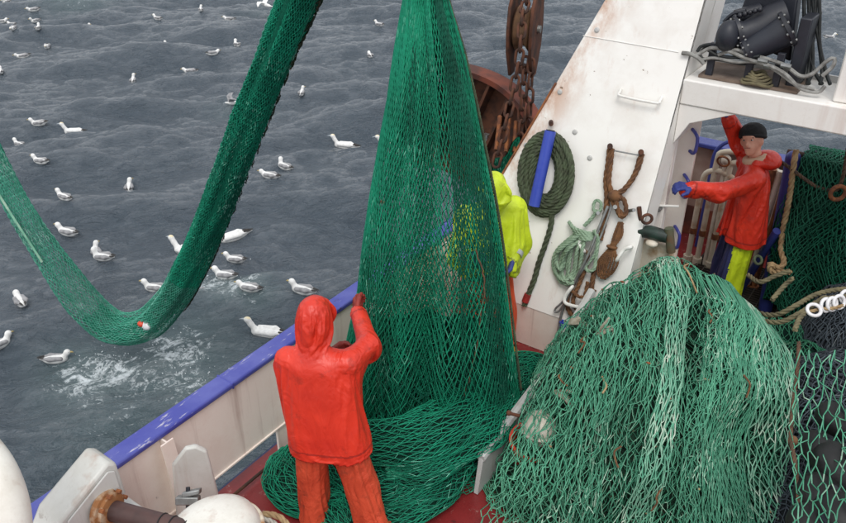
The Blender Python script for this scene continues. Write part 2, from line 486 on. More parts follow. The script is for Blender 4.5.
# deck paint: worn wet red with scuffs
t = NT('deck_red')
c = t.mix(t.ramp(t.noise(2.2, 8, .65), .4, .66), lin((134, 44, 44)), lin((104, 36, 38)))
c = t.mix(t.mul(t.ramp(t.noise(11, 9, .7), .60, .66), .75), c, lin((168, 134, 126)))
c = t.mix(t.mul(t.ramp(t.noise(5, 7, .7), .62, .66), .7), c, lin((66, 40, 38)))
t.bump(t.noise(24, 7, .65), .3, .006)
DECK = t.done(c, t.ramp(t.noise(1.3, 4), .35, .65, (.12,) * 3 + (1,), (.5,) * 3 + (1,)))
# hull paint
HULL = paint('hull_blue', (40, 52, 96), (50, 56, 84), (110, 70, 50), .5)

# ------------------------------------------------------------------ sea
def wave_set(seed=3):
    g = np.random.default_rng(seed); W = []
    main = math.radians(136)
    for k in range(150):
        lam = math.exp(g.uniform(math.log(.36), math.log(7)))
        th = main + g.normal(0, .30 if lam > 2 else .45)
        amp = .0060 * lam ** .66 * g.uniform(.5, 1.2) * (2.1 if lam > 2.5 else 1.25 if lam > .7 else .85)
        W.append((2 * math.pi / lam * math.cos(th), 2 * math.pi / lam * math.sin(th), amp, g.uniform(0, 6.28), lam))
    return W
WAVES = wave_set()
def sea_h(x, y, fade=None):
    z = np.zeros_like(x)
    for kx, ky, a, ph, lam in WAVES:
        s = np.sin(kx * x + ky * y + ph)
        z += a * (s + .22 * np.cos(2 * (kx * x + ky * y + ph))) * (1 if fade is None else np.clip(lam / fade - 1.0, 0, 1))
    return z
def axis(lo, hi, step, far):
    core = np.arange(lo, hi + step, step); ext = []; s = step; x = hi
    while x < far: s *= 1.22; x += s; ext.append(x)
    ext = np.array(ext); 
    return np.concatenate([(lo - (ext - hi))[::-1], core, ext])
gx = axis(-45, 1, .095, 4200); gy = axis(-1, 48, .095, 4200)
X, Yg = np.meshgrid(gx, gy, indexing='ij')
spx = np.maximum(np.gradient(gx)[:, None], np.gradient(gy)[None])
Z = sea_h(X, Yg, np.maximum(spx * 1.9, .18))
# foam: churned water under the net, small breaking patches by the birds
foam = np.zeros_like(X)
def foam_at(px, py, r, a, stretch=1.0, ang=0):
    global foam
    q = P(px, py, z=SEA_Z); dx = X - q[0]; dy = Yg - q[1]
    c, s = math.cos(ang), math.sin(ang); ex = (c * dx + s * dy) / stretch; ey = -s * dx + c * dy
    foam = np.maximum(foam, a * np.exp(-(ex ** 2 + ey ** 2) / (r * r)))
for f in [(102, 372, 1.0, 1.0), (125, 362, .8, .8), (175, 352, 1.2, .9), (185, 380, .9, .8), (120, 420, 1.2, .55), (200, 405, 1.2, .6), (85, 395, .9, .5),
          (215, 292, .55, 1.0), (240, 296, .6, .95), (198, 286, .4, .8), (258, 306, .5, .7), (243, 108, .9, .55), (268, 12, 1.0, .35), (78, 6, 1.6, .6), (60, 382, .7, .4), (95, 402, .8, .55), (150, 372, 1.2, .75), (80, 362, .8, .9), (205, 395, 1.0, .8), (228, 300, .5, .8), (140, 400, 1.3, .5), (160, 430, 1.2, .4)]:
    foam_at(*f)
nx, ny = X.shape
ii, jj = np.meshgrid(np.arange(nx - 1), np.arange(ny - 1), indexing='ij'); a = (ii * ny + jj).ravel()
t = NT('sea_water')
geo = t.n('NewGeometry')
cw = t.n('Mapping', vector_type='TEXTURE'); t.l(geo.outputs['Position'], cw.inputs[0]); cw.inputs['Rotation'].default_value = (0, 0, math.radians(140)); cw.inputs['Scale'].default_value = (.55, 1.2, 1)
n1 = t.noise(3.2, 6, .66, vec=cw.outputs[0], dist=.5); n2 = t.noise(9.5, 4, .6, vec=cw.outputs[0], dist=.3)
hh = t.n('Math', operation='MULTIPLY_ADD'); t.l(n2, hh.inputs[0]); hh.inputs[1].default_value = .42; t.l(n1, hh.inputs[2])
b1 = t.bump(hh.outputs[0], .85, .20)
at = t.n('Attribute', attribute_name='foam')
vor = t.noise(2.6, 8, .72, vec=geo.outputs['Position'], dist=1.6); vor2 = t.noise(9.0, 6, .7, vec=geo.outputs['Position'], dist=1.0)
sm = t.n('Math', operation='MULTIPLY_ADD'); t.l(vor2, sm.inputs[0]); sm.inputs[1].default_value = .55; t.l(vor, sm.inputs[2])
s2 = t.n('Math', operation='MULTIPLY_ADD'); t.l(at.outputs['Fac'], s2.inputs[0]); s2.inputs[1].default_value = .46; t.l(sm.outputs[0], s2.inputs[2])
fm = t.ramp(s2.outputs[0], 1.0, 1.0)
mr = t.n('MapRange'); mr.inputs['From Min'].default_value = 1.12; mr.inputs['From Max'].default_value = 1.30; t.l(s2.outputs[0], mr.inputs['Value'])
fm = mr.outputs[0]
aer = t.mix(t.mul(at.outputs['Fac'], .6), lin((66, 77, 87)), lin((94, 116, 116)))
col = t.mix(fm, aer, lin((214, 222, 226)))
t.b.inputs['IOR'].default_value = 1.34
SEAM = t.done(col, t.mix(fm, (.05,) * 3 + (1,), (.6,) * 3 + (1,)), 0, 1.0)
sea = mesh_obj('sea', np.stack([X.ravel(), Yg.ravel(), Z.ravel() + SEA_Z], 1), np.stack([a, a + ny, a + ny + 1, a + 1], 1), SEAM, None, True)
at_ = sea.data.attributes.new('foam', 'FLOAT', 'POINT'); at_.data.foreach_set('value', foam.ravel().astype(np.float32))
tag(sea, 'grey rippled open sea around the ship', kind='structure')
def sea_at(x, y): return float(sea_h(np.array([x]), np.array([y]), np.array([.18]))[0]) + SEA_Z

# ------------------------------------------------------------------ hull and deck
XB = -3.36      # inner face of the bulwark
STERN = 8.15
o = MB().box((XB - .14, -14, -5.3), (6.6, STERN + .12, -.03)).build('hull', HULL); tag(o, 'steel hull of the trawler below the deck', kind='structure')
o = MB().box((XB - .1, -14, -.026), (6.5, STERN, 0)).build('deck', DECK); tag(o, 'worn wet red painted steel deck', kind='structure')

# ------------------------------------------------------------------ bulwark
bw = thing('bulwark', 'long white steel bulwark with blue cap rail beside the sea', 'bulwark', (XB, 3.0, 0))
TOP = .90
MB().box((XB - .02, -8, .25), (XB, 8.1, TOP - .03)).build('side_plate', PINKW, bw)
for (y0, y1) in [(-8, .2), (.9, 2.35), (2.95, 5.3), (5.9, 8.1)]:            # gaps are the freeing ports
    MB().box((XB - .0205, y0, .004), (XB + .0005, y1, .2495)).build('lower_plate', PINKW, bw)
MB().box((XB - .125, -8, TOP - .03), (XB + .02, 8.1, TOP + .012)).build('cap_rail', RAILM, bw, bevel=.012)
for y in (-.6, 2.6, 5.9): MB().box((XB - .128, y, TOP - .033), (XB + .023, y + .012, TOP + .015)).build('rail_joint', BLUEP, bw, bevel=.003)
for y in (-3.6, -2.4, -1.2, 0.0, 2.02, 3.15, 4.4, 5.05, 6.6):
    MB().prism([(XB + .001, y, .004), (XB + .15, y, .004), (XB + .06, y, TOP - .032), (XB + .001, y, TOP - .032)], (0, .012, 0)).build('stiffener', PINKW, bw)
    MB().obox(((XB + .105), y + .006, .44), (0, 1, 0), (1, 0, .1), (-.1, 0, 1), (.045, .006, .43)).build('stiffener_flange', PINKW, bw)
MB().tube([(XB + .05, 2.35, .05), (XB + .05, 2.95, .05)], .012, 8).build('port_bar', RUST, bw)
MB().box((XB - .0205, -8, .2505), (XB + .012, 8.1, .262)).build('weld_strip', PINKW, bw)

# transom bulwark across the stern
tw = thing('transom_bulwark', 'stern bulwark with blue rail behind the man in the red jacket', 'bulwark', (-1, STERN, 0))
MB().box((XB + .17, STERN - .04, .004), (6.4, STERN - .02, 1.05)).build('transom_plate', plain('stern_plate_paint', (170, 150, 140), (128, 96, 86), 2.2, .6, .2), tw)
MB().box((XB + .17, STERN - .13, 1.05), (6.4, STERN + .07, 1.10)).build('cap_rail', BLUE_STEEL, tw, bevel=.012)
for k in range(9):
    x = -2.9 + k * .75
    MB().prism([(x, STERN - .042, .004), (x, STERN - .2, .004), (x, STERN - .08, 1.047), (x, STERN - .042, 1.047)], (.012, 0, 0)).build('stiffener', PINKW, tw)
MB().box((-3.1, STERN - .06, .004), (6.4, STERN - .041, .34)).build('kick_plate', RUST_RED, tw)

# dark grating underfoot at the stern
gt = thing('deck_grating', 'dark steel grating on the deck under the man in red', 'grating', (-1.2, 6.9, 0))
MB().box((-1.75, 6.1, .004), (.6, 7.75, .02)).build('tray', GRATE, gt)
for k in range(38): MB().box((-1.74, 6.12 + k * .043, .021), (.59, 6.128 + k * .043, .052)).build('grating_bar', GRATE, gt)
m = MB()
for k in range(26): m.box((-1.73 + k * .09, 6.12, .0525), (-1.72 + k * .09, 7.74, .058))
m.build('cross_bars', GRATE, gt)

# ------------------------------------------------------------------ gantry
KS = .36
LEGN = np.array([0, -1, KS]); LEGN = LEGN / np.linalg.norm(LEGN)
LEGP = np.array([0, 5.2, .40])
def Lp(x, y, off=0.0): return P(x, y, plane=(LEGP, LEGN), off=off)
def leg_y(z): return 5.2 + KS * (z - .40)
ga = thing('stern_gantry', 'white steel stern gantry leg and crossbeam streaked with rust', 'gantry', (-2.5, 5.4, 0))
p1, p2 = Lp(505, 170), Lp(605, 0)
k_out = (p2[0] - p1[0]) / (p2[2] - p1[2])
def xo(z): return p1[0] + k_out * (z - p1[2])
XI = -1.74
ztop = 4.9
poly = [(max(xo(.4), XB - .1), 5.2, .40), (XI, 5.2, .40), (XI, leg_y(ztop), ztop), (xo(ztop), leg_y(ztop), ztop)]
# leg paint: as the other white paint, with the outer edge rusted through in patches
t = NT('leg_paint')
c = t.mix(t.ramp(t.noise(1.7, 8, .65), .5, .85), lin((240, 238, 233)), lin((216, 208, 199)))
st = t.noise(1.0, 5, .6, vec=t.co((8, 8, .5)))
c = t.mix(t.mul(t.ramp(st, .60, .80), .40), c, lin((176, 124, 84)))
sx_ = t.n('SeparateXYZ'); t.l(t.co(), sx_.inputs[0])
e1_ = t.n('Math', operation='MULTIPLY_ADD'); t.l(sx_.outputs['Z'], e1_.inputs[0]); e1_.inputs[1].default_value = -k_out; t.l(sx_.outputs['X'], e1_.inputs[2])
e2_ = t.n('MapRange'); e2_.inputs['From Min'].default_value = xo(0) + 2.5 + .30; e2_.inputs['From Max'].default_value = xo(0) + 2.5 + .01; t.l(e1_.outputs[0], e2_.inputs['Value'])
ed = t.mul(e2_.outputs[0], t.ramp(t.noise(4.5, 8, .7, vec=t.co((1, 1, .45))), .40, .60))
c = t.mix(t.mul(ed, .8), c, lin((178, 116, 62)))
c = t.mix(t.ramp(t.noise(9, 9, .74), .655, .68), c, lin((128, 104, 84)))
t.bump(t.noise(26, 6, .6), .12, .004)
LEGM = t.done(c, .42)
MB().prism(poly, (0, .30, 0)).build('leg', LEGM, ga, bevel=.012)
for (x, y) in ((526, 145), (560, 92), (597, 30), (590, 158), (575, 132)):
    MB().lathe([(.001, 0), (.022, 0), (.022, .006), (.012, .012), (.001, .012)], Lp(x, y, .0), LEGN, 10).build('bolt_head', GREYP, ga)
zb0 = 2.17
MB().prism([(xo(zb0) + .02, leg_y(zb0) + .301, zb0), (XI - .003, leg_y(zb0) + .301, zb0), (XI - .003, leg_y(ztop) + .301, ztop), (xo(ztop) + .02, leg_y(ztop) + .301, ztop)], (0, .32, 0)).build('leg_back', WHITE, ga, bevel=.01)
MB().box((XB + .035, 5.205, .004), (XI - .002, 5.5, .398)).build('leg_base', PINKW, ga)
q0, q1 = Lp(583, 35.5, .002), Lp(680, 52.5, .002); q1 = q0 + (q1 - q0) * .985
MB().tube([q0, q1], .0032, 6).build('weld_seam', WHITE_CLEAN, ga)
MB().tube([Lp(500, 178, .004), Lp(556, 83, .004)], .010, 6).build('edge_bead', RUST_OR, ga)
MB().tube(spline([Lp(621, 89, .0), Lp(620, 92, .05), Lp(621, 96, .06), Lp(655, 103, .06), Lp(660, 101, .05), Lp(662, 97, 0)], 6), .010, 8).build('hand_grip', WHITE_CLEAN, ga, smooth=True)
# crossbeam
BY0, BY1, BZ0, BZ1 = 5.90, 6.46, 2.19, 2.385
MB().box((XI + .002, BY0, BZ0), (3.4, BY1, BZ1)).build('crossbeam', WHITE, ga, bevel=.012)
g = [P(738, 114, Y=BY0 + .015), P(678, 121, Y=BY0 + .015), P(657, 155, Y=BY0 + .015)]
gx0 = XI + .003; g0, g1 = g[0], g[1]
MB().prism([(gx0, BY0 + .01, 1.86), (gx0 + .10, BY0 + .01, 2.05), (gx0 + .42, BY0 + .01, BZ0 - .002), (gx0, BY0 + .01, BZ0 - .002)], (0, .3, 0)).build('gusset', WHITE, ga, bevel=.006)
MB().box((-.715, 5.98, BZ1 + .002), (-.25, 6.43, 5.2)).build('upper_post', WHITE, ga, bevel=.012)
MB().box((XI + .003, BY1 - .012, BZ1), (-.72, BY1 + .01, BZ1 + .05)).build('beam_lip', GREYP, ga)
# door post under the beam, with slots and blue grips
dp = thing('door_post', 'white slotted steel post with blue handles under the crossbeam', 'post', (-1.6, 6.2, 0))
pa, pb = P(692, 118, Y=6.2), P(703, 240, Y=6.2)
MB().box((XI - .07, 6.0, .004), (XI - .005, 6.08, 2.165)).build('jamb', WHITE, dp, bevel=.004)
MB().box((XI - .10, 6.40, .35), (XI + .06, 6.435, 2.165)).build('face_plate', PINKW, dp, bevel=.004)
MB().box((XI - .20, 6.45, .3), (XI - .06, 6.46, 2.165)).build('slot_back', plain('slot_dark', (34, 32, 32)), dp)
for z in (.8, 1.25, 1.62): MB().cyl((XI - .035, 5.999, z), (XI - .035, 5.95, z), .018, sides=10).build('hinge_pin', GALV, dp)
MB().tube([(XI - .06, 5.97, 1.28), (XI + .10, 6.04, 1.29)], .011, 8).build('latch_bar', WHITE_CLEAN, dp)
for z in (1.83, 1.42, .92):
    MB().tube(spline([(XI + .0, 6.398, z), (XI + .05, 6.34, z - .01), (XI + .075, 6.33, z - .05), (XI + .075, 6.33, z - .15), (XI + .05, 6.36, z - .19), (XI + .01, 6.398, z - .19)], 5), .014, 8).build('blue_grip', BLUEP, dp, smooth=True)
MB().box((XI - .08, 6.22, .004), (XI + .10, 6.39, .62)).build('foot', plain('rust_streaked_white', (206, 198, 180), (150, 104, 58), 5, .6, .3, lo=.45, hi=.6), dp, bevel=.006)

# net bin wall on the deck, from the gantry leg forward
bn = thing('bin_wall', 'grey steel net bin wall rising from deck between the two net heaps', 'wall', (-1.95, 4.4, 0))
MB().prism([(-1.985, 3.45, .004), (-1.985, 5.19, .004), (-1.985, 5.19, .78), (-1.985, 4.3, .42), (-1.985, 3.5, .30)], (.035, 0, 0)).build('wall_plate', GREYP, bn, bevel=.004)
MB().tube([(-1.967, 3.5, .305), (-1.967, 4.3, .425), (-1.967, 5.18, .785)], .035, 8).build('top_rail', GREYP, bn)
MB().prism([(-1.949, 4.3, .004), (-1.80, 4.3, .004), (-1.949, 4.3, .3)], (0, .012, 0)).build('bracket', GREYP, bn)
# ------------------------------------------------------------------ netting materials
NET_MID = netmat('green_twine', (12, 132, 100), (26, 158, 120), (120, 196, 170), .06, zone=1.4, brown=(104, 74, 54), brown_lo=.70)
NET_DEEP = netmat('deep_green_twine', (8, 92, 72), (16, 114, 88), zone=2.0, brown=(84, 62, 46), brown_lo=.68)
NET_LIGHT = netmat('light_green_twine', (68, 148, 116), (108, 178, 146), (168, 200, 178), .10, zone=1.5, brown=(120, 98, 70), brown_lo=.70)
NET_PALE = netmat('bleached_twine', (96, 172, 140), (146, 194, 168), (196, 210, 192), .3, zone=2.0)
NET_MIDD = netmat('mid_green_twine', (44, 116, 88), (64, 136, 104), (140, 180, 150), .1, zone=2.0, brown=(104, 84, 60), brown_lo=.64)
NET_COD = netmat('codend_twine', (18, 140, 110), (32, 166, 130), (130, 200, 176), .08, zone=.8)
NET_CODL = netmat('washed_codend_twine', (56, 150, 124), (96, 180, 156), (170, 210, 196), .2, zone=.8)
NET_GREY = netmat('grey_twine', (58, 66, 74), (82, 92, 100), (120, 128, 132), .08, zone=2.2)
NET_DG = netmat('dark_green_twine', (20, 92, 70), (34, 116, 88), zone=2.0)
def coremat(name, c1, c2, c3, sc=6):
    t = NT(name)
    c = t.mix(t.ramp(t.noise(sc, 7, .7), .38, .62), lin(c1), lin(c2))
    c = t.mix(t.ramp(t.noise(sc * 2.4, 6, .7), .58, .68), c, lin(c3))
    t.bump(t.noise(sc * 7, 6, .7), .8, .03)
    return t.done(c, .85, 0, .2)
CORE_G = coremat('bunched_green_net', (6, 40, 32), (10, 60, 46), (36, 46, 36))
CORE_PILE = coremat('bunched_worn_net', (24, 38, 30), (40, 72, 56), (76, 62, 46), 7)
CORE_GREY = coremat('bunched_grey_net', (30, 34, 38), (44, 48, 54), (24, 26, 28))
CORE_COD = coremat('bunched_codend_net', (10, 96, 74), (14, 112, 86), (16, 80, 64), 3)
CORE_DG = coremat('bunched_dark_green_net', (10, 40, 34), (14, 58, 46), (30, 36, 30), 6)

# ------------------------------------------------------------------ codend hanging in a loop over the sea
cod_ctrl = [(360, -200, 5.4, .15), (322, -70, 6.6, .165), (300, -5, 7.4, .172), (272, 65, 8.5, .182), (243, 138, 9.8, .195), (211, 220, 11.3, .215), (184, 278, 12.4, .24),
            (164, 308, 12.9, .25), (142, 327, 13.2, .26), (114, 328, 13.4, .28), (86, 305, 13.4, .28), (60, 270, 13.3, .25), (36, 234, 13.1, .21), (13, 194, 12.9, .18), (-12, 142, 12.6, .16), (-40, 72, 12.3, .15)]
cod_p = np.array([P(x, y, d=d) for x, y, d, r in cod_ctrl]); cod_r = np.array([r for *_, r in cod_ctrl])
cod_path = spline(cod_p, 16)
cod_path, cod_L = resample(cod_path, .06)
_cl = np.concatenate([[0], np.cumsum(np.linalg.norm(np.diff(cod_p, axis=0), axis=1))]); _cl = _cl / _cl[-1] * cod_L[-1]
cod_rad = np.interp(cod_L, _cl, cod_r)
cT, cN, cB = frames(cod_path)
def cod_surface(scale=1.0, flat=1.0, nz=.06):
    def S(u, v):
        t = np.clip(v, 0, 1) * (len(cod_path) - 1); i = np.clip(t.astype(int), 0, len(cod_path) - 2); f = (t - i)[..., None]
        p = cod_path[i] * (1 - f) + cod_path[i + 1] * f; n = cN[i] * (1 - f) + cN[i + 1] * f; b = cB[i] * (1 - f) + cB[i + 1] * f
        r = cod_rad[i] * scale
        a = u * 2 * math.pi
        L = cod_L[i]
        # lengthwise pleats that wander along the tube
        pl = 1 + .10 * np.sin(a * 3 + L * .55 + 1.0) + .06 * np.sin(a * 7 - L * .8) + nz * fbm(np.stack([np.cos(a) * 2, np.sin(a) * 2, L * 1.3], -1), 2)
        rr = (r * pl * (1 + .035 * np.sin(L * 52)))[..., None]
        return p + n * np.cos(a)[..., None] * rr + b * np.sin(a)[..., None] * rr * flat
    return S
cd = thing('codend_net', 'long green tubular net hanging in a loop low over the sea', 'net', cod_path[len(cod_path) // 3])
NL = int(cod_L[-1] / .05)
def vpart(S0, v0, v1): return lambda u, v: S0(u, v0 + (v1 - v0) * np.clip(v, 0, 1))
VS = .55
net('hauled_netting', vpart(cod_surface(1.0), 0, VS), 46, int(NL * VS), .0056, NET_COD, cd, closed=True, jit=.12, seed=11)
net('inner_netting', vpart(cod_surface(.88), 0, VS + .05), 44, int(NL * VS), .006, NET_COD, cd, closed=True, jit=.25, seed=12)
net('open_netting', vpart(cod_surface(1.0), VS, 1), 44, int(NL * (1 - VS)), .0058, NET_CODL, cd, closed=True, jit=.15, seed=13)
net('open_inner_netting', vpart(cod_surface(.7), VS, .72), 40, int(NL * .2), .0046, NET_COD, cd, closed=True, jit=.3, seed=14)
for a0_, w_ in ((.1, .007), (.62, .007)):
    kk = np.linspace(0, VS + .1, 160); pts = cod_surface(1.04)(np.full(160, a0_) + .03 * np.sin(kk * 14), kk); MB().tube(pts, w_, 5).build('lacing', NET_CODL, cd, smooth=True)
# the hauled branch is packed tight with bunched net; the far branch hangs open
nR = int(len(cod_path) * .60)
m = MB(); kk = np.arange(0, nR, 2); m.tube(cod_path[kk], cod_rad[kk] * np.interp(kk, [0, nR * .8, nR], [.90, .88, .2]), 14); m.build('packed_netting', CORE_COD, cd, smooth=True, sharp=80)
# dark hanging strop under the hauled branch
side = cB if abs((cB[60] @ RIGHT)) > abs((cN[60] @ RIGHT)) else cN
sg = 1 if side[60] @ RIGHT > 0 else -1
kk = np.arange(4, nR, 3)
m = MB(); m.tube(cod_path[kk] + side[kk] * sg * (cod_rad[kk] * .96)[:, None] + np.array([0, 0, -.02]), .035, 6); m.build('chafer_strop', ROPE_B, cd, smooth=True, sharp=80)
A_, B_ = net_edges(cod_surface(1.03), 44, NL, closed=True, jit=.3, seed=21)
rel = (A_ - cod_path[np.clip((np.arange(len(A_)) * 0), 0, 0)])
g_ = np.random.default_rng(4)
# torn edge of darker chafing net along the outer side
ci = np.argmin(((A_[:, None, :] - cod_path[None, ::6]) ** 2).sum(-1), 1) * 6 if len(A_) < 60000 else None
if ci is not None:
    dev = A_ - cod_path[ci]; dev /= np.linalg.norm(dev, axis=1, keepdims=True)
    keep = ((dev * side[ci]).sum(1) * sg > .70) & (ci < nR)
    V_, F_ = tubes(A_[keep] + dev[keep] * .02, B_[keep] + dev[keep] * .02, .007); mesh_obj('chafing_net', V_, F_, netmat('chafer_twine', (40, 66, 48), (84, 76, 56), zone=1.0), cd, True)
q = P(146, 326, d=12.85)
MB().ell(q, (.10, .06, .07)).build('float', WHITE_PL, cd, smooth=True)
MB().ell(P(141, 324, d=12.85), (.07, .05, .05)).build('tag_float', ORANGE_PL, cd, smooth=True)
MB().tube(spline([P(-4, 190, d=12.6), P(16, 222, d=12.75), P(33, 248, d=12.9), P(42, 262, d=13)], 6), .02, 6).build('bleached_lacing', NET_PALE, cd)

# ------------------------------------------------------------------ tall net hoisted in the middle of the deck
# outline read from the photograph, at the distance of the man's hand on its edge
FD = 4.62
outl = [(-90, 420, 440), (-40, 409, 446), (0, 402, 450), (50, 393, 465), (100, 385, 477), (150, 375, 487), (200, 366, 497), (250, 359, 505), (290, 355, 510), (340, 344, 516), (390, 335, 522), (430, 328, 526), (470, 322, 520), (505, 316, 505)]
def hpt(x, y, f):      # point on pixel ray at horizontal forward distance f
    r = ray(x, y); return cam_pos + r * (f / (r @ fh))
ol = []
for (yy, xl, xr) in outl:
    f = FD if yy < 430 else FD - (yy - 430) * .0045
    a_, b_ = hpt(xl, yy, f), hpt(xr, yy, f); ol.append((a_, b_))
ol = np.array(ol)          # (n,2,3)
ol_z = ol[:, 0, 2]
def curtain(scale=1.0, seed=0.0, depth=.34):
    def S(u, v):
        n = len(ol); t = np.clip(v, 0, 1) * (n - 1.001); i = t.astype(int); f = (t - i)[..., None]
        a_ = ol[i, 0] * (1 - f) + ol[i + 1, 0] * f; b_ = ol[i, 1] * (1 - f) + ol[i + 1, 1] * f
        c_ = (a_ + b_) / 2; h_ = (b_ - a_) / 2 * scale * .955
        w_ = np.linalg.norm(h_, axis=-1)
        ang = u * 2 * math.pi
        ca, sa = np.cos(ang), np.sin(ang)
        fold = (.24 * np.sin(ang * 5 + 1.3 + v * 1.5 + seed) + .17 * np.sin(ang * 11 - v * 2.2 + seed * 2)) * np.clip(v * 1.6, .25, 1) + .22 * fbm(np.stack([ca * 1.6, sa * 1.6, v * 3 + seed], -1), 2)
        dd = np.minimum(w_ * .75, depth) * (1 + 1.1 * fold)
        # far side bellies out a little less than the near one
        p = c_ + h_ * (ca * (1 + .02 * np.sin(ang * 4 + seed)))[..., None] - fh * (sa * dd)[..., None]
        p[..., 2] = np.maximum(p[..., 2] + .02 * fbm(np.stack([ca * 3, sa * 3, v * 9 + seed], -1), 2), .03)
        return p
    return S
tn = thing('hoisted_net', 'tall green net hoisted like a curtain and heaped on the deck', 'net', hpt(430, 470, 4.3) * np.array([1, 1, 0]))
net('front_netting', curtain(1.0, 0.0), 84, 92, .0036, NET_MID, tn, closed=True, jit=.10, seed=31, warp=.010)
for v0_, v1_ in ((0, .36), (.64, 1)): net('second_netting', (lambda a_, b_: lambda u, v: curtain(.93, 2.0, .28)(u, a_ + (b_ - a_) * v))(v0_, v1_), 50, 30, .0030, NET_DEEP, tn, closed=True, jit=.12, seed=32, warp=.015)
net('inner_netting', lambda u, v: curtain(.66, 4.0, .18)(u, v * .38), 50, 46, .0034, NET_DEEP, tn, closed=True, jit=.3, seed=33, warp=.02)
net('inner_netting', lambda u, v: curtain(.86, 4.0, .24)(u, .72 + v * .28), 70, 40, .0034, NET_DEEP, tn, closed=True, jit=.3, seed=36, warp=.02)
net('gathered_fold', lambda u, v: curtain(1.0, .7, .36)(.25 + .25 * u * (.5 + v), .15 + v * .85), 22, 84, .0034, NET_MID, tn, jit=.12, seed=37, warp=.02)
ap = hpt(430, -88, FD); MB().rope(np.array([ap - np.array([0, 0, .15]), ap + np.array([0, 0, 3.2])]), .022).build('hoist_line', ROPE_T, tn, smooth=True, sharp=80)
# dense bunched strip down the left third and right border rope
def strip(x0, x1, seed, bulge=.30):
    def S(u, v):
        S0 = curtain(.98, seed, .33)
        return S0(.25 + (x0 + (x1 - x0) * u) * .5 / 1.0, v * .83) + fh * (-.02 * np.sin(u * 9 + v * 5))[..., None]
    return S
net('bunched_strip', strip(-.05, .28, 0.0), 24, 100, .0034, NET_MID, tn, jit=.12, seed=34, warp=.015)
net('bunched_strip', strip(-.42, -.12, 1.0), 22, 96, .0034, NET_DEEP, tn, jit=.12, seed=35, warp=.015)
rp = [hpt(xr - 1, yy, FD - .02) for (yy, xl, xr) in outl[1:11]]
m = MB(); m.rope(spline(rp, 8), .010); m.build('border_rope', ROPE_G, tn, smooth=True, sharp=80)
rp = [hpt(x, y, FD - .30) for x, y in ((476, 250), (484, 280), (480, 320), (474, 360), (462, 400), (445, 440), (392, 476))]
m = MB(); m.tube(resample(spline(rp, 8), .03)[0] + rng.normal(0, .004, (len(resample(spline(rp, 8), .03)[0]), 3)), .0055, 5); m.build('seam_rope', plain('red_brown_twine', (118, 76, 54), (70, 72, 54), 14, .9, .3), tn)
sheet('packed_netting', lambda u, v: curtain(.80, 1.0, .20)(u, .67 + .33 * v), 60, 30, CORE_G, tn)
net('lower_netting', lambda u, v: curtain(.95, .5, .31)(u, .55 + .45 * v), 78, 44, .0034, NET_MID, tn, closed=True, jit=.12, seed=38, warp=.015)
# rolls of slack net on the deck
def roll(pts, r, seed, flat=.8):
    pth, L = resample(spline(pts, 14), .03); T, N, B = frames(pth)
    rr = np.interp(np.linspace(0, 1, len(pth)), [0, .12, .5, .88, 1], [.35, .85, 1, .9, .3]) * r
    def S(u, v):
        t = np.clip(v, 0, 1) * (len(pth) - 1.001); i = t.astype(int); f = (t - i)[..., None]
        p = pth[i] * (1 - f) + pth[i + 1] * f; a = u * 2 * math.pi
        side_ = np.cross(T[i], np.array([0, 0, 1.0])); side_ /= np.maximum(np.linalg.norm(side_, axis=-1, keepdims=True), 1e-6)
        up_ = np.cross(side_, T[i])
        nz = 1 + .42 * fbm(np.stack([np.cos(a) * 1.2, np.sin(a) * 1.2, L[i] * 2.6 + int(seed) * 7], -1), 2) + .07 * np.sin(a * 5 + L[i] * 3)
        q = p + side_ * (np.cos(a) * rr[i] * nz)[..., None] + up_ * (np.sin(a) * rr[i] * nz * flat)[..., None]
        q[..., 2] = np.maximum(q[..., 2], .012)
        return q
    return S, L[-1]
def dk(x, y, z): return P(x, y, z=z)
rolls = [([dk(318, 452, .14), dk(352, 476, .16), dk(380, 490, .16), dk(400, 480, .2)], .17, 1),
         ([dk(372, 505, .10), dk(412, 497, .14), dk(446, 470, .15), dk(478, 432, .16), dk(512, 386, .14)], .17, 2),
         ([dk(385, 470, .3), dk(425, 462, .33), dk(460, 438, .36), dk(494, 405, .36), dk(518, 370, .30)], .19, 3),
         ([dk(352, 522, .06), dk(392, 520, .09), dk(412, 514, .10), dk(436, 498, .10), dk(452, 480, .08)], .10, 4),
         ([dk(288, 448, .1), dk(283, 470, .1), dk(292, 492, .12), dk(320, 502, .12), dk(350, 500, .1)], .14, 5),
         ([dk(345, 440, .30), dk(390, 440, .40), dk(440, 425, .45), dk(480, 395, .42)], .2, 6),
         ([dk(300, 452, .2), dk(315, 470, .16), dk(330, 505, .10), dk(350, 530, .08)], .16, 7),
         ([dk(505, 372, .12), dk(525, 362, .12), dk(545, 368, .1), dk(548, 385, .08)], .12, 8)]
for pts, r, sd_ in rolls:
    S, L = roll(pts, r, sd_); n = max(14, int(L / .052))
    net('roll_netting', S, int(r * 6.28 / .027), int(n * 1.4), .0030, NET_MID, tn, closed=True, jit=.26, seed=40 + sd_, warp=.008)
    S2, _ = roll(pts, r * .93, sd_ + .1); net('roll_netting', S2, int(r * 6.28 / .03), int(n * 1.3), .0032, NET_DEEP, tn, closed=True, jit=.2, seed=60 + sd_, warp=.01)
    S3, _ = roll(pts, r * .80, sd_); sheet('roll_filling', S3, 24, 60, CORE_G, tn)
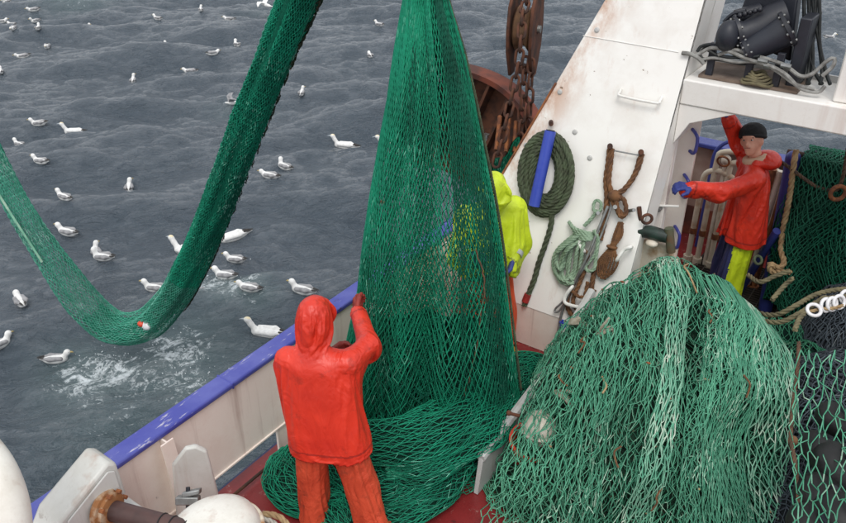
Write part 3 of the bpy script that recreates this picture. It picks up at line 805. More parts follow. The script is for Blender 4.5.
# heap in the middle that the curtain falls into
def mid_heap(scale):
    def S(u, v):
        p = (u * 2 - 1); q = (v * 2 - 1)
        c0 = hpt(425, 455, 4.55); base = np.array([c0[0], c0[1], 0])
        hgt = .62 * np.clip(1 - np.abs(p) ** 2.4, 0, 1) ** .6 * np.clip(1 - np.abs(q) ** 2.4, 0, 1) ** .6
        hgt = hgt * (1 + .3 * fbm(np.stack([p * 2.2, q * 2.2, np.zeros_like(p)], -1), 3)) * scale
        return base + RIGHT * (p * .54)[..., None] + fh * (q * .5 + .15)[..., None] + np.array([0, 0, 1]) * np.maximum(hgt, .01)[..., None]
    return S
net('heap_netting', mid_heap(1.0), 42, 42, .0032, NET_MID, tn, jit=.22, seed=81, warp=.02)
sheet('heap_filling', mid_heap(.9), 40, 40, CORE_G, tn)

# ------------------------------------------------------------------ big worn net heap on the right
def drape(shrink=0.0, seed=0.0, amp=1.0):
    # profile from the back of the heap, over the ridge, down the front: (forward distance, height)
    prof = spline(np.array([(5.70, .02, 0), (5.55, .50, 0), (5.30, .96, 0), (4.98, 1.18, 0), (4.60, 1.17, 0), (4.22, 1.02, 0), (3.88, .72, 0), (3.62, .36, 0), (3.46, .012, 0)]), 8)[:, :2]
    PL = np.concatenate([[0], np.cumsum(np.linalg.norm(np.diff(prof, axis=0), axis=1))]); PL /= PL[-1]
    def S(u, v):
        p = u * 2 - 1
        fq = np.interp(v, PL, prof[:, 0]); zq = np.interp(v, PL, prof[:, 1])
        e = np.clip(1 - np.abs(p) ** 3.6, 0, 1) ** .52
        crest = 1 - .36 * np.clip(p + .08, 0, 1.1) ** 1.15 - .12 * np.clip(-.1 - p, 0, 1)
        z = zq * e * crest
        cen = np.interp(v, [0, .3, .5, .8, 1], [1.93, 1.91, 1.82, 1.60, 1.50]); half = np.interp(v, [0, .2, .45, .75, 1], [.74, .90, 1.04, 1.10, 1.12])
        lump = fbm(np.stack([p * 2.6 + seed, v * 5, np.full_like(p, 1.7 + seed)], -1), 3)
        pleat = .5 * np.sin(p * 11 + 2.0 * fbm(np.stack([p * 2, v * 2, p * 0 + 5], -1), 2)) * np.clip((v - .3) * 3, 0, 1)
        dlt = (.15 * lump + .085 * pleat - .13 * np.exp(-((p - .12 + .1 * (v - .5)) / .05) ** 2) * np.exp(-((v - .6) / .16) ** 2)) * amp - shrink
        lat = cen + p * (half - shrink * .8)
        ff = 4.75 + (fq - 4.75) * (.55 + .45 * e) - np.where(fq < 4.8, dlt, -dlt) * .8
        base = RIGHT * lat[..., None] + fh * ff[..., None]
        base[..., 2] = np.maximum(z + dlt * .8, .012)
        return base
    return S
pn = thing('worn_net_heap', 'big heap of worn pale green netting spilling down at the right', 'net', (RIGHT * 1.6 + fh * 4.6))
sheet('packed_netting', drape(.10, 0.0), 90, 90, CORE_PILE, pn)
net('lower_netting', drape(.055, .0, 1.0), 66, 70, .0036, NET_MIDD, pn, jit=.35, seed=91, warp=.04, sag=.004)
net('middle_netting', drape(.025, .0, 1.0), 66, 60, .0036, NET_LIGHT, pn, jit=.35, seed=92, warp=.05, sag=.004)
net('top_netting', drape(-.01, .05, 1.05), 46, 34, .0036, NET_LIGHT, pn, jit=.3, seed=93, warp=.08, sag=.006)
def band(u0, u1, v0, v1, S0, wob=.03):
    def S(u, v): 
        vv = v0 + (v1 - v0) * v
        return S0(u0 + (u1 - u0) * u + wob * np.sin(vv * 7 + u0 * 9), vv)
    return S
net('bleached_strip', band(.42, .50, .22, .98, drape(-.025, 0)), 8, 54, .0046, NET_PALE, pn, jit=.35, seed=94, warp=.04)
net('bleached_strip', band(.76, .93, .36, .98, drape(-.022, 0), .02), 11, 34, .0052, NET_PALE, pn, jit=.22, seed=95, warp=.03)
net('bleached_strip', band(.56, .62, .45, .98, drape(-.02, 0)), 6, 56, .0036, NET_LIGHT, pn, jit=.35, seed=96, warp=.05)
net('slack_netting', band(.62, .78, .35, .98, drape(-.02, 0)), 22, 50, .0042, NET_LIGHT, pn, jit=.3, seed=97, warp=.05)
# skirt of loose meshes spreading over the deck at the lower left
def skirt(u, v):
    S0 = drape(-.03, 0)
    a_ = S0(np.clip(.05 + .25 * u, 0, 1), .50 + .5 * v)
    return a_ - RIGHT * (.16 * v ** 1.5 * (1 - u))[..., None] - fh * (.12 * v ** 2)[..., None]
net('skirt_netting', skirt, 16, 26, .0040, NET_LIGHT, pn, jit=.3, seed=98, warp=.05, sag=.008)
def ptd(u, v, o=-.03): return drape(o, 0)(np.array([u]), np.array([v]))[0]
for (u, v) in [(.20, .55), (.27, .66), (.36, .8), (.15, .62), (.55, .42), (.6, .5), (.70, .64), (.47, .88), (.66, .36)]:
    pts = [ptd(u + random.uniform(-.015, .015), v + k * .014) + rng.normal(0, .010, 3) for k in range(4)]
    MB().tube(spline(pts, 5), .0065, 6).build('scrap_of_twine', random.choice([ROPE_T, ROPE_O, ROPE_B]), pn, smooth=True)
RAG = plain('grimy_rag', (176, 170, 154), (136, 126, 108), 14, .9, .4)
for (u, v) in [(.18, .50), (.24, .57), (.16, .68)]:
    cr_ = ptd(u, v, .05); part_rag = MB(); part_rag.tube(spline([cr_ + rng.normal(0, .05, 3) for _ in range(5)], 5), .028, 7, sq=(1, .35)); part_rag.build('snagged_rag', RAG, pn, smooth=True)
for k in range(14):
    u, v = random.uniform(.1, .95), random.uniform(.35, .95)
    MB().ell(ptd(u, v, -.015), (random.uniform(.008, .02), .008, .008), nu=8, nv=6).build('snagged_debris', random.choice([RUST_OR, ROPE_B, ROPE_T]), pn, smooth=True)

hr = thing('hanging_brown_rope', 'knotted brown rope hanging down the right flank of the pale heap', 'rope', P(793, 500, d=4.3))
pts = [P(799, 342, d=5.05), P(797, 375, d=4.9), P(793, 405, d=4.75), P(791, 438, d=4.6), P(795, 462, d=4.5), P(798, 490, d=4.4), P(800, 524, d=4.25)]
MB().rope(spline(pts, 10), .013).build('rope_line', plain('grimy_brown_rope', (98, 72, 54), (70, 54, 42), 16, .9, .5, 190), hr, smooth=True, sharp=80)
MB().ell(P(793, 441, d=4.6), (.028, .028, .034)).build('knot', ROPE_B, hr, smooth=True)

# ------------------------------------------------------------------ nets at the right edge
def mound(cx, cy, rx, ry, h, rot=0.0, seed=0.0, lump=.25, pw=2.4):
    c_, s_ = math.cos(rot), math.sin(rot)
    def make(scale):
        def S(u, v):
            p = u * 2 - 1; q = v * 2 - 1
            e = np.clip(1 - np.abs(p) ** pw, 0, 1) ** .6 * np.clip(1 - np.abs(q) ** pw, 0, 1) ** .6
            z = h * e * (1 + lump * fbm(np.stack([p * 2.0 + seed, q * 2.0, p * 0 + seed], -1), 3)) * scale
            x = p * rx; y = q * ry
            return np.stack([cx + c_ * x - s_ * y, cy + s_ * x + c_ * y, np.maximum(z, .01)], -1)
        return S
    return make
gh = thing('grey_net_heap', 'heap of dark grey netting beside the pale green heap', 'net', (.35, 5.3, 0))
mk = mound(.42, 5.25, .95, .95, .92, math.radians(20), 2.0)
net('netting', mk(1.0), 50, 50, .0055, NET_GREY, gh, jit=.2, seed=101, warp=.03)
net('lower_netting', mk(.95), 56, 56, .0055, NET_GREY, gh, jit=.3, seed=102, warp=.03)
sheet('packed_netting', mk(.89), 40, 40, CORE_GREY, gh)
g2 = thing('slate_net_bundle', 'bunched slate netting just below the hanging dark green net', 'net', (-.15, 6.3, 0))
mk = mound(.12, 6.35, .72, .50, 1.0, math.radians(-6), 6.0)
net('netting', mk(1.0), 40, 40, .0055, NET_GREY, g2, jit=.2, seed=103, warp=.03)
net('lower_netting', mk(.95), 44, 44, .0055, NET_GREY, g2, jit=.3, seed=104, warp=.03)
sheet('packed_netting', mk(.89), 40, 40, CORE_GREY, g2)
g3 = thing('green_net_scrap', 'small patch of green netting behind the blue slanted pipe', 'net', (-.6, 6.2, 0))
mk = mound(-.50, 5.95, .42, .42, .55, .3, 9.0)
net('netting', mk(1.0), 30, 30, .004, NET_MIDD, g3, jit=.25, seed=105, warp=.03)
sheet('packed_netting', mk(.9), 24, 24, CORE_DG, g3)
# dark green net hung over a rail at the stern
RX0, RX1, RY, RZ = -.98, 1.2, 7.05, 1.62
rl = thing('net_rail', 'steel rail carrying the hung dark green net at the stern', 'rail', (0, RY, 0))
MB().tube([(RX0 - .1, RY, RZ - .06), (RX1, RY, RZ - .06)], .03, 10).build('rail_bar', RUST, rl)
for x in (RX0 + .02, RX1 - .05): MB().cyl((x, RY, .004), (x, RY, RZ - .08), .03, sides=10).build('rail_post', RUST, rl)
hn = thing('hung_dark_net', 'dark green net hung over a rail at the right edge', 'net', (.1, RY, 0))
def hung(off):
    def S(u, v):
        x = RX0 + (RX1 - RX0) * u
        a = v * 2 - 1                                   # -1 front foot .. +1 back foot
        s_ = np.abs(a)
        th = (.17 - off) * np.clip(s_ * 3.2, 0, 1) ** .5 * (1 + .35 * np.sin(x * 14 + 2 * fbm(np.stack([x, v * 2, x * 0], -1), 2)) * np.clip(s_ * 2, 0, 1)) + .05 * s_
        z = RZ - off * .5 - (1 - np.cos(np.clip(s_ * 1.6, 0, 1) * math.pi / 2)) * .12 - np.clip(s_ - .12, 0, 1) * 1.45
        return np.stack([x + .04 * np.sin(z * 5 + u * 4), RY + np.sign(a) * th * 1.5, np.maximum(z, .03)], -1)
    return S
net('netting', hung(0.0), 56, 80, .0046, NET_DG, hn, jit=.2, seed=106, warp=.02)
net('lower_netting', hung(.03), 60, 84, .0046, NET_DG, hn, jit=.3, seed=107, warp=.02)
sheet('packed_netting', hung(.06), 60, 60, CORE_DG, hn)
# green sheet of net by the trawl door
gs = thing('folded_green_net', 'fold of green netting behind the gantry leg and chains', 'net', P(508, 160, d=7.6))
def fold(u, v):
    a_ = P(488, 168, d=7.35); b_ = P(520, 138, d=7.45)
    p = a_ + (b_ - a_) * u[..., None]
    return p + np.array([0, 0, -1]) * (v * 1.1)[..., None] + fh * (.08 * np.sin(u * 9 + v * 3) + .03 * np.sin(v * 14))[..., None]
sheet('packed_netting', fold, 30, 30, CORE_COD, gs)
net('netting', lambda u, v: fold(u, v) - fh * .02, 26, 34, .004, NET_MID, gs, jit=.2, seed=108)
# ------------------------------------------------------------------ trawl door hanging outboard
td = thing('trawl_door', 'rusty curved steel trawl door hanging outboard behind the gantry leg', 'trawl door', P(505, 200, d=7.7))
TLc, TRc = P(450, 64, d=7.95), P(550, 144, d=7.55)
tx = (TRc - TLc); tw_ = np.linalg.norm(tx); tx = tx / tw_
tn_ = np.cross(tx, np.array([0, 0, 1.0])); tn_ /= np.linalg.norm(tn_)
if tn_ @ fh > 0: tn_ = -tn_                    # towards the camera
td_dn = np.cross(tn_, tx); td_dn = -td_dn if td_dn[2] > 0 else td_dn
def door_pt(s, d, n=0.0): return TLc + tx * s * tw_ + td_dn * d + tn_ * (n - .22 * math.sin(math.pi * s)) + np.array([0, 0, 1]) * (.10 * math.sin(math.pi * s))
ns = 18
V = []; F = []
for n_ in (0.0, -.025):
    for i in range(ns + 1):
        for j in range(7): V.append(door_pt(i / ns, j * .22, n_))
K = (ns + 1) * 7
for i in range(ns):
    for j in range(6):
        a = i * 7 + j; F += [[a, a + 7, a + 8, a + 1], [K + a, K + a + 1, K + a + 8, K + a + 7]]
    F += [[i * 7, K + i * 7, K + i * 7 + 7, i * 7 + 7], [i * 7 + 6, i * 7 + 13, K + i * 7 + 13, K + i * 7 + 6]]
for i in (0, ns): F += [[i * 7 + j, i * 7 + j + 1, K + i * 7 + j + 1, K + i * 7 + j] for j in range(6)]
MB().add(V, F).build('door_plate', RUST, td, smooth=True)
V = []; F = []
for i in range(ns + 1):
    for (d, n) in ((-.03, .16), (-.03, -.05), (.025, -.05), (.025, .16)): V.append(door_pt(i / ns, d, n))
for i in range(ns): F += [[i * 4 + k, i * 4 + (k + 1) % 4, i * 4 + 4 + (k + 1) % 4, i * 4 + 4 + k] for k in range(4)]
F += [[3, 2, 1, 0], [ns * 4 + k for k in range(4)]]
MB().add(V, F).build('rim', RUST_RED, td, smooth=True)
for s_ in (.18, .36, .54, .72, .9):
    MB().prism([door_pt(s_, .03, .002), door_pt(s_, .03, .14), door_pt(s_, 1.2, .09), door_pt(s_, 1.2, .002)], tx * .03).build('rib', RUST, td)
MB().box(*(door_pt(.5, .62, .05) - .03, door_pt(.5, .62, .05) + .03)).build('lug', GALV, td)
for (xa, ya, xb, yb) in ((509, 118, 506, 152), (516, 121, 514, 152), (500, 116, 496, 150)):
    MB().tube([P(xa, ya, d=7.62), P(xb, yb, d=7.55)], .02, 6).build('stay_bar', RUST_OR, td)

# ------------------------------------------------------------------ hanging block and chains
CHD = 7.3
hb = thing('hanging_block', 'large rusty snatch block hanging from above the gantry leg', 'block', P(524, 60, d=CHD))
bt, bb_ = P(526, -12, d=CHD), P(523, 62, d=CHD); ax_ = np.array([0, 0, -1.0])
cx_ = (P(525, 28, d=CHD)); sx = RIGHT * .93 - fh * .35; sx /= np.linalg.norm(sx); sy = np.cross(np.array([0, 0, 1.0]), sx)
# cheeks are seen edge-on, the sheave between them
prof = [(-.30, .13), (-.22, .20), (0, .23), (.20, .20), (.34, .12), (.44, .07)]
outline = [(w_, -z_) for z_, w_ in prof] + [(-w_, -z_) for z_, w_ in prof[::-1]]
for s_ in (-1, 1):
    pl = [cx_ + sy * a_ + np.array([0, 0, 1.0]) * b_ + sx * (s_ * .105 - .015) for a_, b_ in outline]
    MB().prism(pl, sx * .03).build('cheek_plate', RUST, hb, bevel=.006)
MB().lathe([(.03, -.075), (.19, -.075), (.205, -.06), (.16, -.02), (.16, .02), (.205, .06), (.19, .075), (.03, .075)], cx_, sx, 28).build('sheave', plain('worn_brown_sheave', (128, 96, 68), (92, 66, 48), 10, .7, .3), hb, smooth=True, sharp=50)
MB().cyl(cx_ - sx * .15, cx_ + sx * .15, .035).build('pin', GALV, hb)
MB().box(cx_ + np.array([-.05, -.05, -.42]), cx_ + np.array([.05, .05, -.34])).build('lower_yoke', RUST, hb, bevel=.006)
for s_ in (-1, 1): MB().tube([cx_ + sx * .1 * s_ + np.array([0, 0, .28]), cx_ + sx * .05 * s_ + np.array([0, 0, 2.6])], .03, 8).build('hanger_strap', RUST, hb)

def link_mesh():
    a = np.linspace(0, 2 * math.pi, 20, endpoint=False)
    x = np.cos(a) * .034; z = np.sin(a) * .034 + np.sign(np.sin(a)) * .036
    return np.stack([x, np.zeros_like(a), z], 1)
LINK = None
def chain(name, label, pts, pitch=.112, group='rusty chains below the hanging block'):
    global LINK
    path, L = resample(spline(pts, 10), pitch); T, N, B = frames(path)
    ch = thing(name, label, 'chain', path[-1], group)
    for i in range(len(path)):
        if LINK is None:
            o = MB().tube(link_mesh(), .0135, 7, closed=True).build('link', RUST, ch, smooth=True, sharp=80); LINK = o
            o.data.transform(Matrix.Translation(origin(ch)))
        else:
            o = LINK.copy(); C.objects.link(o); o.parent = ch
        z = Vector(-T[i]); x = Vector(N[i]) if i % 2 else Vector(B[i]); y = z.cross(x)
        M = Matrix((x, y, z)).transposed().to_4x4(); M.translation = Vector(path[i] - origin(ch)); o.matrix_local = M
    return ch
chain('rusty_chain', 'rusty chain slanting left over the sheave past the trawl door', [P(528, -2, d=7.1), P(523, 14, d=7.02), P(521, 40, d=7.0), P(518, 66, d=7.1), P(510, 105, d=7.2), P(502, 140, d=7.25), P(497, 160, d=7.3)])
chain('rusty_chain', 'rusty chain hanging straight down, nearest the white gantry leg', [P(531, 66, d=7.3), P(530, 92, d=7.4), P(529, 124, d=7.55)])
chain('rusty_chain', 'rusty chain hanging straight down between the two outer chains', [P(525, 64, d=7.35), P(523, 95, d=7.4), P(520, 140, d=7.55)])

# ------------------------------------------------------------------ hydraulic hauler on the crossbeam
def bpn(x, y, Y=6.2): return P(x, y, Y=Y)
hy = thing('hydraulic_winch', 'dark navy hydraulic winch motor standing on the white crossbeam', 'winch', (-1.2, 6.2, BZ1))
zb = BZ1 + .004
c0 = bpn(772, 60)
# frame: tall tapered cabinet at the back
a0, a1, a2, a3 = bpn(790, 62, 6.3), bpn(800, -20, 6.3), bpn(752, -20, 6.3), bpn(742, 40, 6.3)
MB().prism([a3, bpn(736, 22, 6.3), a2, a1, a0], (0, .14, 0)).build('cabinet', NAVY, hy, bevel=.015)
MB().box((-1.06, 6.1, zb), (-.98, 6.42, zb + .5)).build('side_frame', DARKSTEEL, hy, bevel=.008)
MB().tube([bpn(729, 36, 6.05), bpn(734, 34, 6.1), bpn(745, 34, 6.12), bpn(757, 29, 6.16), bpn(772, 20, 6.22), bpn(786, 15, 6.26)], [.085, .105, .095, .10, .115, .115], 18).build('motor_body', NAVY, hy, smooth=True)
MB().ell(bpn(728, 36, 6.03), (.085, .10, .115)).build('motor_cap', NAVY, hy, smooth=True)
MB().tube([bpn(744, 52, 6.06), bpn(765, 42, 6.10), bpn(790, 28, 6.16)], [.088, .10, .118], 20).build('drive_housing', NAVY, hy, smooth=True, sharp=50)
for (x, y, Yq, r_) in ((746, 51, 6.065, .1), (786, 30, 6.15, .135), (734, 34, 6.1, .122)):
    d0 = bpn(790, 28, 6.16) - bpn(744, 52, 6.06) if x != 734 else bpn(757, 29, 6.16) - bpn(729, 36, 6.05)
    d0 = d0 / np.linalg.norm(d0); cq = bpn(x, y, Yq); MB().cyl(cq, cq + d0 * .025, r_, sides=22).build('flange', DARKSTEEL, hy, smooth=True)
    n1_ = np.cross(d0, (0, 0, 1.0)); n1_ /= np.linalg.norm(n1_); n2_ = np.cross(d0, n1_)
    for k in range(10):
        a = k * .628; cb_ = cq + (n1_ * math.cos(a) + n2_ * math.sin(a)) * r_ * .88; MB().cyl(cb_ - d0 * .012, cb_ + d0 * .037, .010, sides=6).build('bolt', GALV, hy)
MB().cyl(bpn(736, 18, 6.2), bpn(760, 11, 6.3), .06, sides=16).build('valve_block', DARKSTEEL, hy, smooth=True)
for k in range(6):
    c1 = bpn(735 + k * 5, 17 - k * 1.5, 6.12); MB().ell(c1, .02, nu=8, nv=6).build('bolt', DARKSTEEL, hy, smooth=True)
MB().tube(spline([bpn(724, 22, 6.15), bpn(733, 14, 6.15), bpn(746, 11, 6.15)], 5), .016, 6).build('pipe', DARKSTEEL, hy, smooth=True)
for x in (-1.62, -1.34, -1.14):
    MB().box((x, 6.02, zb), (x + .05, 6.06, zb + .26)).build('foot_bracket', DARKSTEEL, hy, bevel=.004)
MB().box((-1.66, 6.0, zb), (-.95, 6.42, zb + .02)).build('bed_plate', plain('rusty_bed', (120, 104, 92), (90, 72, 60), 8, .8, .3), hy)
hose_sets = [([(718, 55), (735, 50), (752, 55), (770, 60), (786, 66), (800, 76), (812, 74), (826, 62), (834, 58), (833, 66), (822, 76)], HOSEGRY, .014, 6.0),
             ([(697, 55), (712, 48), (730, 52), (750, 60), (770, 66), (785, 74), (800, 88), (818, 92), (825, 86)], HOSEGRY, .014, 5.98),
             ([(700, 60), (715, 58), (735, 62), (755, 62), (775, 70), (795, 84), (815, 89)], HOSEGRY, .012, 5.99),
             ([(697, 52), (702, 46), (718, 45), (738, 56), (760, 62), (776, 66)], HOSEBLK, .013, 6.02),
             ([(705, 62), (700, 54), (708, 47), (728, 48), (744, 54)], HOSEBLK, .012, 6.05),
             ([(702, 59), (722, 60), (745, 64), (770, 60)], HOSEBLK, .013, 6.04),
             ([(708, 50), (720, 56), (742, 58), (760, 56)], HOSEBLK, .013, 6.0)]
for pts, mm, r, Yq in hose_sets:
    MB().tube(resample(spline([bpn(x, y, Yq + .02 * math.sin(i)) for i, (x, y) in enumerate(pts)], 8), .02)[0], r, 7).build('hose', mm, hy, smooth=True)
for k, (x0, x1) in enumerate(((804, 806), (808, 812), (811, 822), (815, 808), (818, 826), (806, 815))):
    pts = [bpn(x0, -30, 6.35), bpn(x0 + (k % 3) * 1.5, 12, 6.34), bpn((x0 + x1) / 2 + 3 * math.sin(k), 45, 6.33), bpn(x1, 72, 6.3), bpn(x1 - 8 + 3 * k, 84, 6.2)]
    MB().tube(resample(spline(pts, 8), .02)[0], .014, 7).build('hanging_hose', HOSEBLK, hy, smooth=True)
MB().tube(spline([bpn(682, 53, 5.95), bpn(690, 54, 5.95), bpn(698, 58, 5.96), bpn(704, 64, 5.97)], 5), .016, 8).build('pale_hose_end', HOSEGRY, hy, smooth=True)
for (x, y) in ((763, 61), (769, 66), (786, 66)): MB().cyl(bpn(x - 5, y - 1, 5.97), bpn(x + 5, y + 1, 5.97), .018, sides=8).build('hose_fitting', GALV, hy)
rc = thing('coiled_line', 'small coil of grey brown line lying on the crossbeam under the winch', 'rope', bpn(757, 82, 6.0))
m = MB()
for k in range(5):
    a = np.linspace(0, 2 * math.pi, 24); cc = bpn(757, 83, 6.03)
    m.tube(np.stack([cc[0] + np.cos(a) * (.11 - .015 * k), cc[1] + np.sin(a) * (.08 - .008 * k), zb + .03 + .016 * k + .008 * np.sin(3 * a + k)], 1), .011, 6)
m.build('coil', ROPE_O, rc, smooth=True, sharp=80)

# ------------------------------------------------------------------ things hung on the gantry leg
# frame of the leg face: up along the slope and to the right
E1 = np.array([1.0, 0, 0]); E2 = np.cross(LEGN, E1); E2 = E2 if E2[2] > 0 else -E2
gc = thing('green_rope_coil', 'thick dark green rope coiled in an oval on the gantry leg', 'rope', Lp(546, 205))
m = MB()
for k in range(15):
    a = np.linspace(0, 2 * math.pi, 60) + k
    rx = 26 - (k % 8) * 2.1 + random.uniform(-.8, .8); ry = 43.5 - (k % 8) * 2.9 + random.uniform(-1, 1)
    lay = .03 + .04 * (k // 8) + .012 * (k % 2)
    tl = math.radians(10)
    pts = []
    for t_ in a:
        dx, dy = rx * math.cos(t_), ry * math.sin(t_)
        pts.append(Lp(546 + dx * math.cos(tl) - dy * math.sin(tl) * .55 + random.uniform(-.2, .2), 174 + dy * math.cos(tl) * .95 + dx * math.sin(tl), lay + .01 * math.sin(t_ * 2 + k)))
    m.rope(np.array(pts), .021)
m.build('coil', ROPE_G, gc, smooth=True, sharp=80)
tail = [Lp(552, 208, .06), Lp(551, 225, .04), Lp(545, 245, .03), Lp(539, 262, .03), Lp(534, 280, .03), Lp(527, 297, .03), Lp(524, 306, .03)]
MB().rope(spline(tail, 10), .025).build('tail', ROPE_G, gc, smooth=True, sharp=80)
e0, e1 = Lp(528, 294, .03), Lp(525, 302, .03); MB().cyl(e0, e1, .031, sides=12).build('whipping', REDTAPE, gc, smooth=True)
bt_ = thing('blue_tube', 'blue plastic tube slotted across the green rope coil', 'tube', Lp(533, 208, .12))
MB().cyl(Lp(550.5, 131, .15), Lp(534, 206, .15), .047, sides=20).build('tube_wall', BLUE_TUBE, bt_, smooth=True)
MB().cyl(Lp(550.5, 131, .15), Lp(550.7, 130, .15), .036, sides=20).build('tube_mouth', BLACKRUB, bt_)
MB().cyl(Lp(551, 122, .0), Lp(551, 124, .07), .02, sides=8).build('hook', RUST, bt_)

bs = thing('brown_strop', 'brown rope strop hanging from two pegs of the gantry leg', 'rope', Lp(605, 260))
MB().rope(spline([Lp(610, 148, .04), Lp(608, 165, .04), Lp(606, 180, .03), Lp(607, 195, .03), Lp(606, 212, .03), Lp(603, 228, .03), Lp(600, 240, .03)], 8), .024).build('rope_line', ROPE_B, bs, smooth=True, sharp=80)
MB().rope(spline([Lp(612, 149, .05), Lp(610, 168, .05), Lp(609, 184, .05), Lp(614, 198, .04)], 8), .022).build('rope_line', ROPE_B, bs, smooth=True, sharp=80)
MB().rope(spline([Lp(642, 154, .04), Lp(638, 168, .04), Lp(631, 181, .04), Lp(622, 191, .05), Lp(614, 194, .05), Lp(612, 200, .05), Lp(618, 210, .05), Lp(624, 216, .05)], 8), .022).build('rope_line', ROPE_B, bs, smooth=True, sharp=80)
MB().rope(spline([Lp(640, 157, .06), Lp(634, 176, .06), Lp(624, 190, .07), Lp(616, 198, .07), Lp(620, 216, .06), Lp(626, 213, .06), Lp(624, 200, .06), Lp(616, 196, .08)], 8), .02).build('rope_line', ROPE_B, bs, smooth=True, sharp=80)
MB().ell(Lp(615, 196, .06), (.06, .045, .05)).build('knot', ROPE_B, bs, smooth=True)
for (x, y) in ((610, 147), (641, 153)): MB().cyl(Lp(x, y, 0), Lp(x, y - 1, .09), .022, sides=10).build('peg', RUST, bs)
MB().cyl(Lp(611, 150, .05), Lp(640, 155.5, .05), .006, sides=6).build('peg_wire', GALV, bs)

pg = thing('pale_green_hank', 'hank of pale green rope tied up on the gantry leg', 'rope', Lp(572, 285))
MB().rope(spline([Lp(597, 200, .05), Lp(594, 203, .06), Lp(594, 211, .06), Lp(600, 211, .06), Lp(601, 203, .05), Lp(597, 200, .05)], 6), .014).build('rope_line', ROPE_P, pg, smooth=True, sharp=80)
MB().rope(spline([Lp(597, 210, .05), Lp(592, 218, .05), Lp(584, 226, .06)], 6), .016).build('rope_line', ROPE_P, pg, smooth=True, sharp=80)
for k, (x, w_, b_) in enumerate(((558, 5, 277), (562, 6, 283), (567, 7, 285), (573, 6, 280), (564, 9, 281), (570, 8, 284), (560, 4, 270))):
    pts = [Lp(576 + k, 233, .05 + .012 * k), Lp(x - w_ + 4, 250, .05 + .012 * k), Lp(x - w_, b_ - 12, .05), Lp(x, b_, .05 + .01 * k), Lp(x + w_, b_ - 10, .06), Lp(x + w_ + 4, 250, .06 + .012 * k), Lp(582 + k, 234, .07)]
    MB().rope(spline(pts, 8), .015).build('loop', ROPE_P, pg, smooth=True, sharp=80)
for k in range(5):
    pts = [Lp(569 + k * 2, 222 + k * 3, .03), Lp(574 + k, 228 + k * 2.5, .10), Lp(584 + k, 232 + k * 2, .12), Lp(594, 234 + k, .06)]
    MB().rope(spline(pts, 8), .016).build('frapping_turn', ROPE_P, pg, smooth=True, sharp=80)
MB().rope(spline([Lp(594, 230, .1), Lp(598, 240, .09), Lp(594, 255, .08), Lp(586, 266, .08), Lp(588, 271, .08), Lp(594, 269, .08), Lp(596, 258, .08), Lp(598, 240, .10)], 8), .016).build('bight', ROPE_P, pg, smooth=True, sharp=80)

bh = thing('brown_twine_hank', 'hank of thin brown line tied in the middle on the gantry leg', 'rope', Lp(605, 280))
for k in range(5):
    t_ = k / 4
    pts = [Lp(619 + 3 * t_, 222, .04 + .006 * k), Lp(614 + 8 * t_, 235, .05 + .006 * k), Lp(610 + 4 * t_, 247, .06 + .004 * k), Lp(598 + 8 * t_, 262, .05 + .006 * k), Lp(599 + 11 * t_, 280 - 9 * abs(t_ - .4), .05), Lp(605 + 13 * t_, 262, .07 + .006 * k), Lp(612 + 3 * t_, 248, .07), Lp(621 + 2 * t_, 223, .06)]
    MB().rope(spline(pts, 7), .0095).build('loop', ROPE_B, bh, smooth=True, sharp=80)
MB().torus(Lp(612, 247, .065), E2, .034, .012).build('frapping_turn', ROPE_B, bh, smooth=True, sharp=80)
bl = thing('brown_rope_loop', 'long loop of brown rope hooked behind the bent white bar', 'rope', Lp(575, 318))
MB().rope(spline([Lp(582, 262, .03), Lp(574, 282, .03), Lp(567, 300, .03), Lp(571, 314, .04), Lp(580, 316, .04), Lp(588, 304, .04), Lp(592, 285, .04), Lp(594, 270, .04)], 8), .021).build('rope_line', ROPE_B, bl, smooth=True, sharp=80)
MB().rope(spline([Lp(588, 262, .05), Lp(580, 282, .06), Lp(573, 300, .06), Lp(577, 309, .06), Lp(584, 300, .06), Lp(588, 282, .06)], 8), .019).build('rope_line', ROPE_B, bl, smooth=True, sharp=80)
MB().rope(spline([Lp(572, 291, .08), Lp(580, 297, .1), Lp(592, 295, .08), Lp(595, 290, .07)], 8), .015).build('rope_line', ROPE_B, bl, smooth=True, sharp=80)
MB().torus(Lp(583, 256, .05), LEGN, .045, .014).build('ring', ROPE_B, bl, smooth=True, sharp=80)

gw = thing('steel_wire_sling', 'thin grey wire sling hanging between the brown and green ropes', 'wire', Lp(560, 335))
MB().tube(spline([Lp(608, 206, .08), Lp(600, 225, .09), Lp(590, 250, .1), Lp(578, 275, .09), Lp(566, 300, .06), Lp(560, 320, .04), Lp(558, 336, .03)], 8), .012, 8).build('wire', GALV, gw, smooth=True)
MB().tube(spline([Lp(611, 207, .07), Lp(604, 228, .08), Lp(592, 255, .09), Lp(576, 280, .08), Lp(564, 300, .06), Lp(556, 308, .05), Lp(555, 312, .05), Lp(560, 310, .05), Lp(568, 296, .06)], 8), .009, 8).build('wire', GALV, gw, smooth=True)
MB().tube(spline([Lp(560, 322, .06), Lp(565, 324, .07), Lp(566, 328, .06), Lp(561, 326, .06), Lp(563, 320, .07)], 6), .010, 6).build('blue_lashing', BLUE_TUBE, gw, smooth=True)
for i, (pts, lb) in enumerate((([(584, 251), (579, 243), (583, 238)], 'upper white bent bar beside the pale green hank'),
                               ([(588, 309), (567, 304), (565, 297), (572, 287)], 'lower white bent bar under the brown rope loop'),
                               ([(617, 260), (624, 250), (631, 247)], 'small white bent bar right of the brown twine hank'))):
    hbk = thing('cleat_bar', lb, 'bar', Lp(*pts[0], .0))
    P3 = [Lp(*pts[0], .005)] + [Lp(x, y, .10) for x, y in pts] + [Lp(*pts[-1], .005)]
    MB().tube(resample(spline(P3, 6), .01)[0], .015, 8).build('bar', WHITE_CLEAN, hbk, smooth=True)
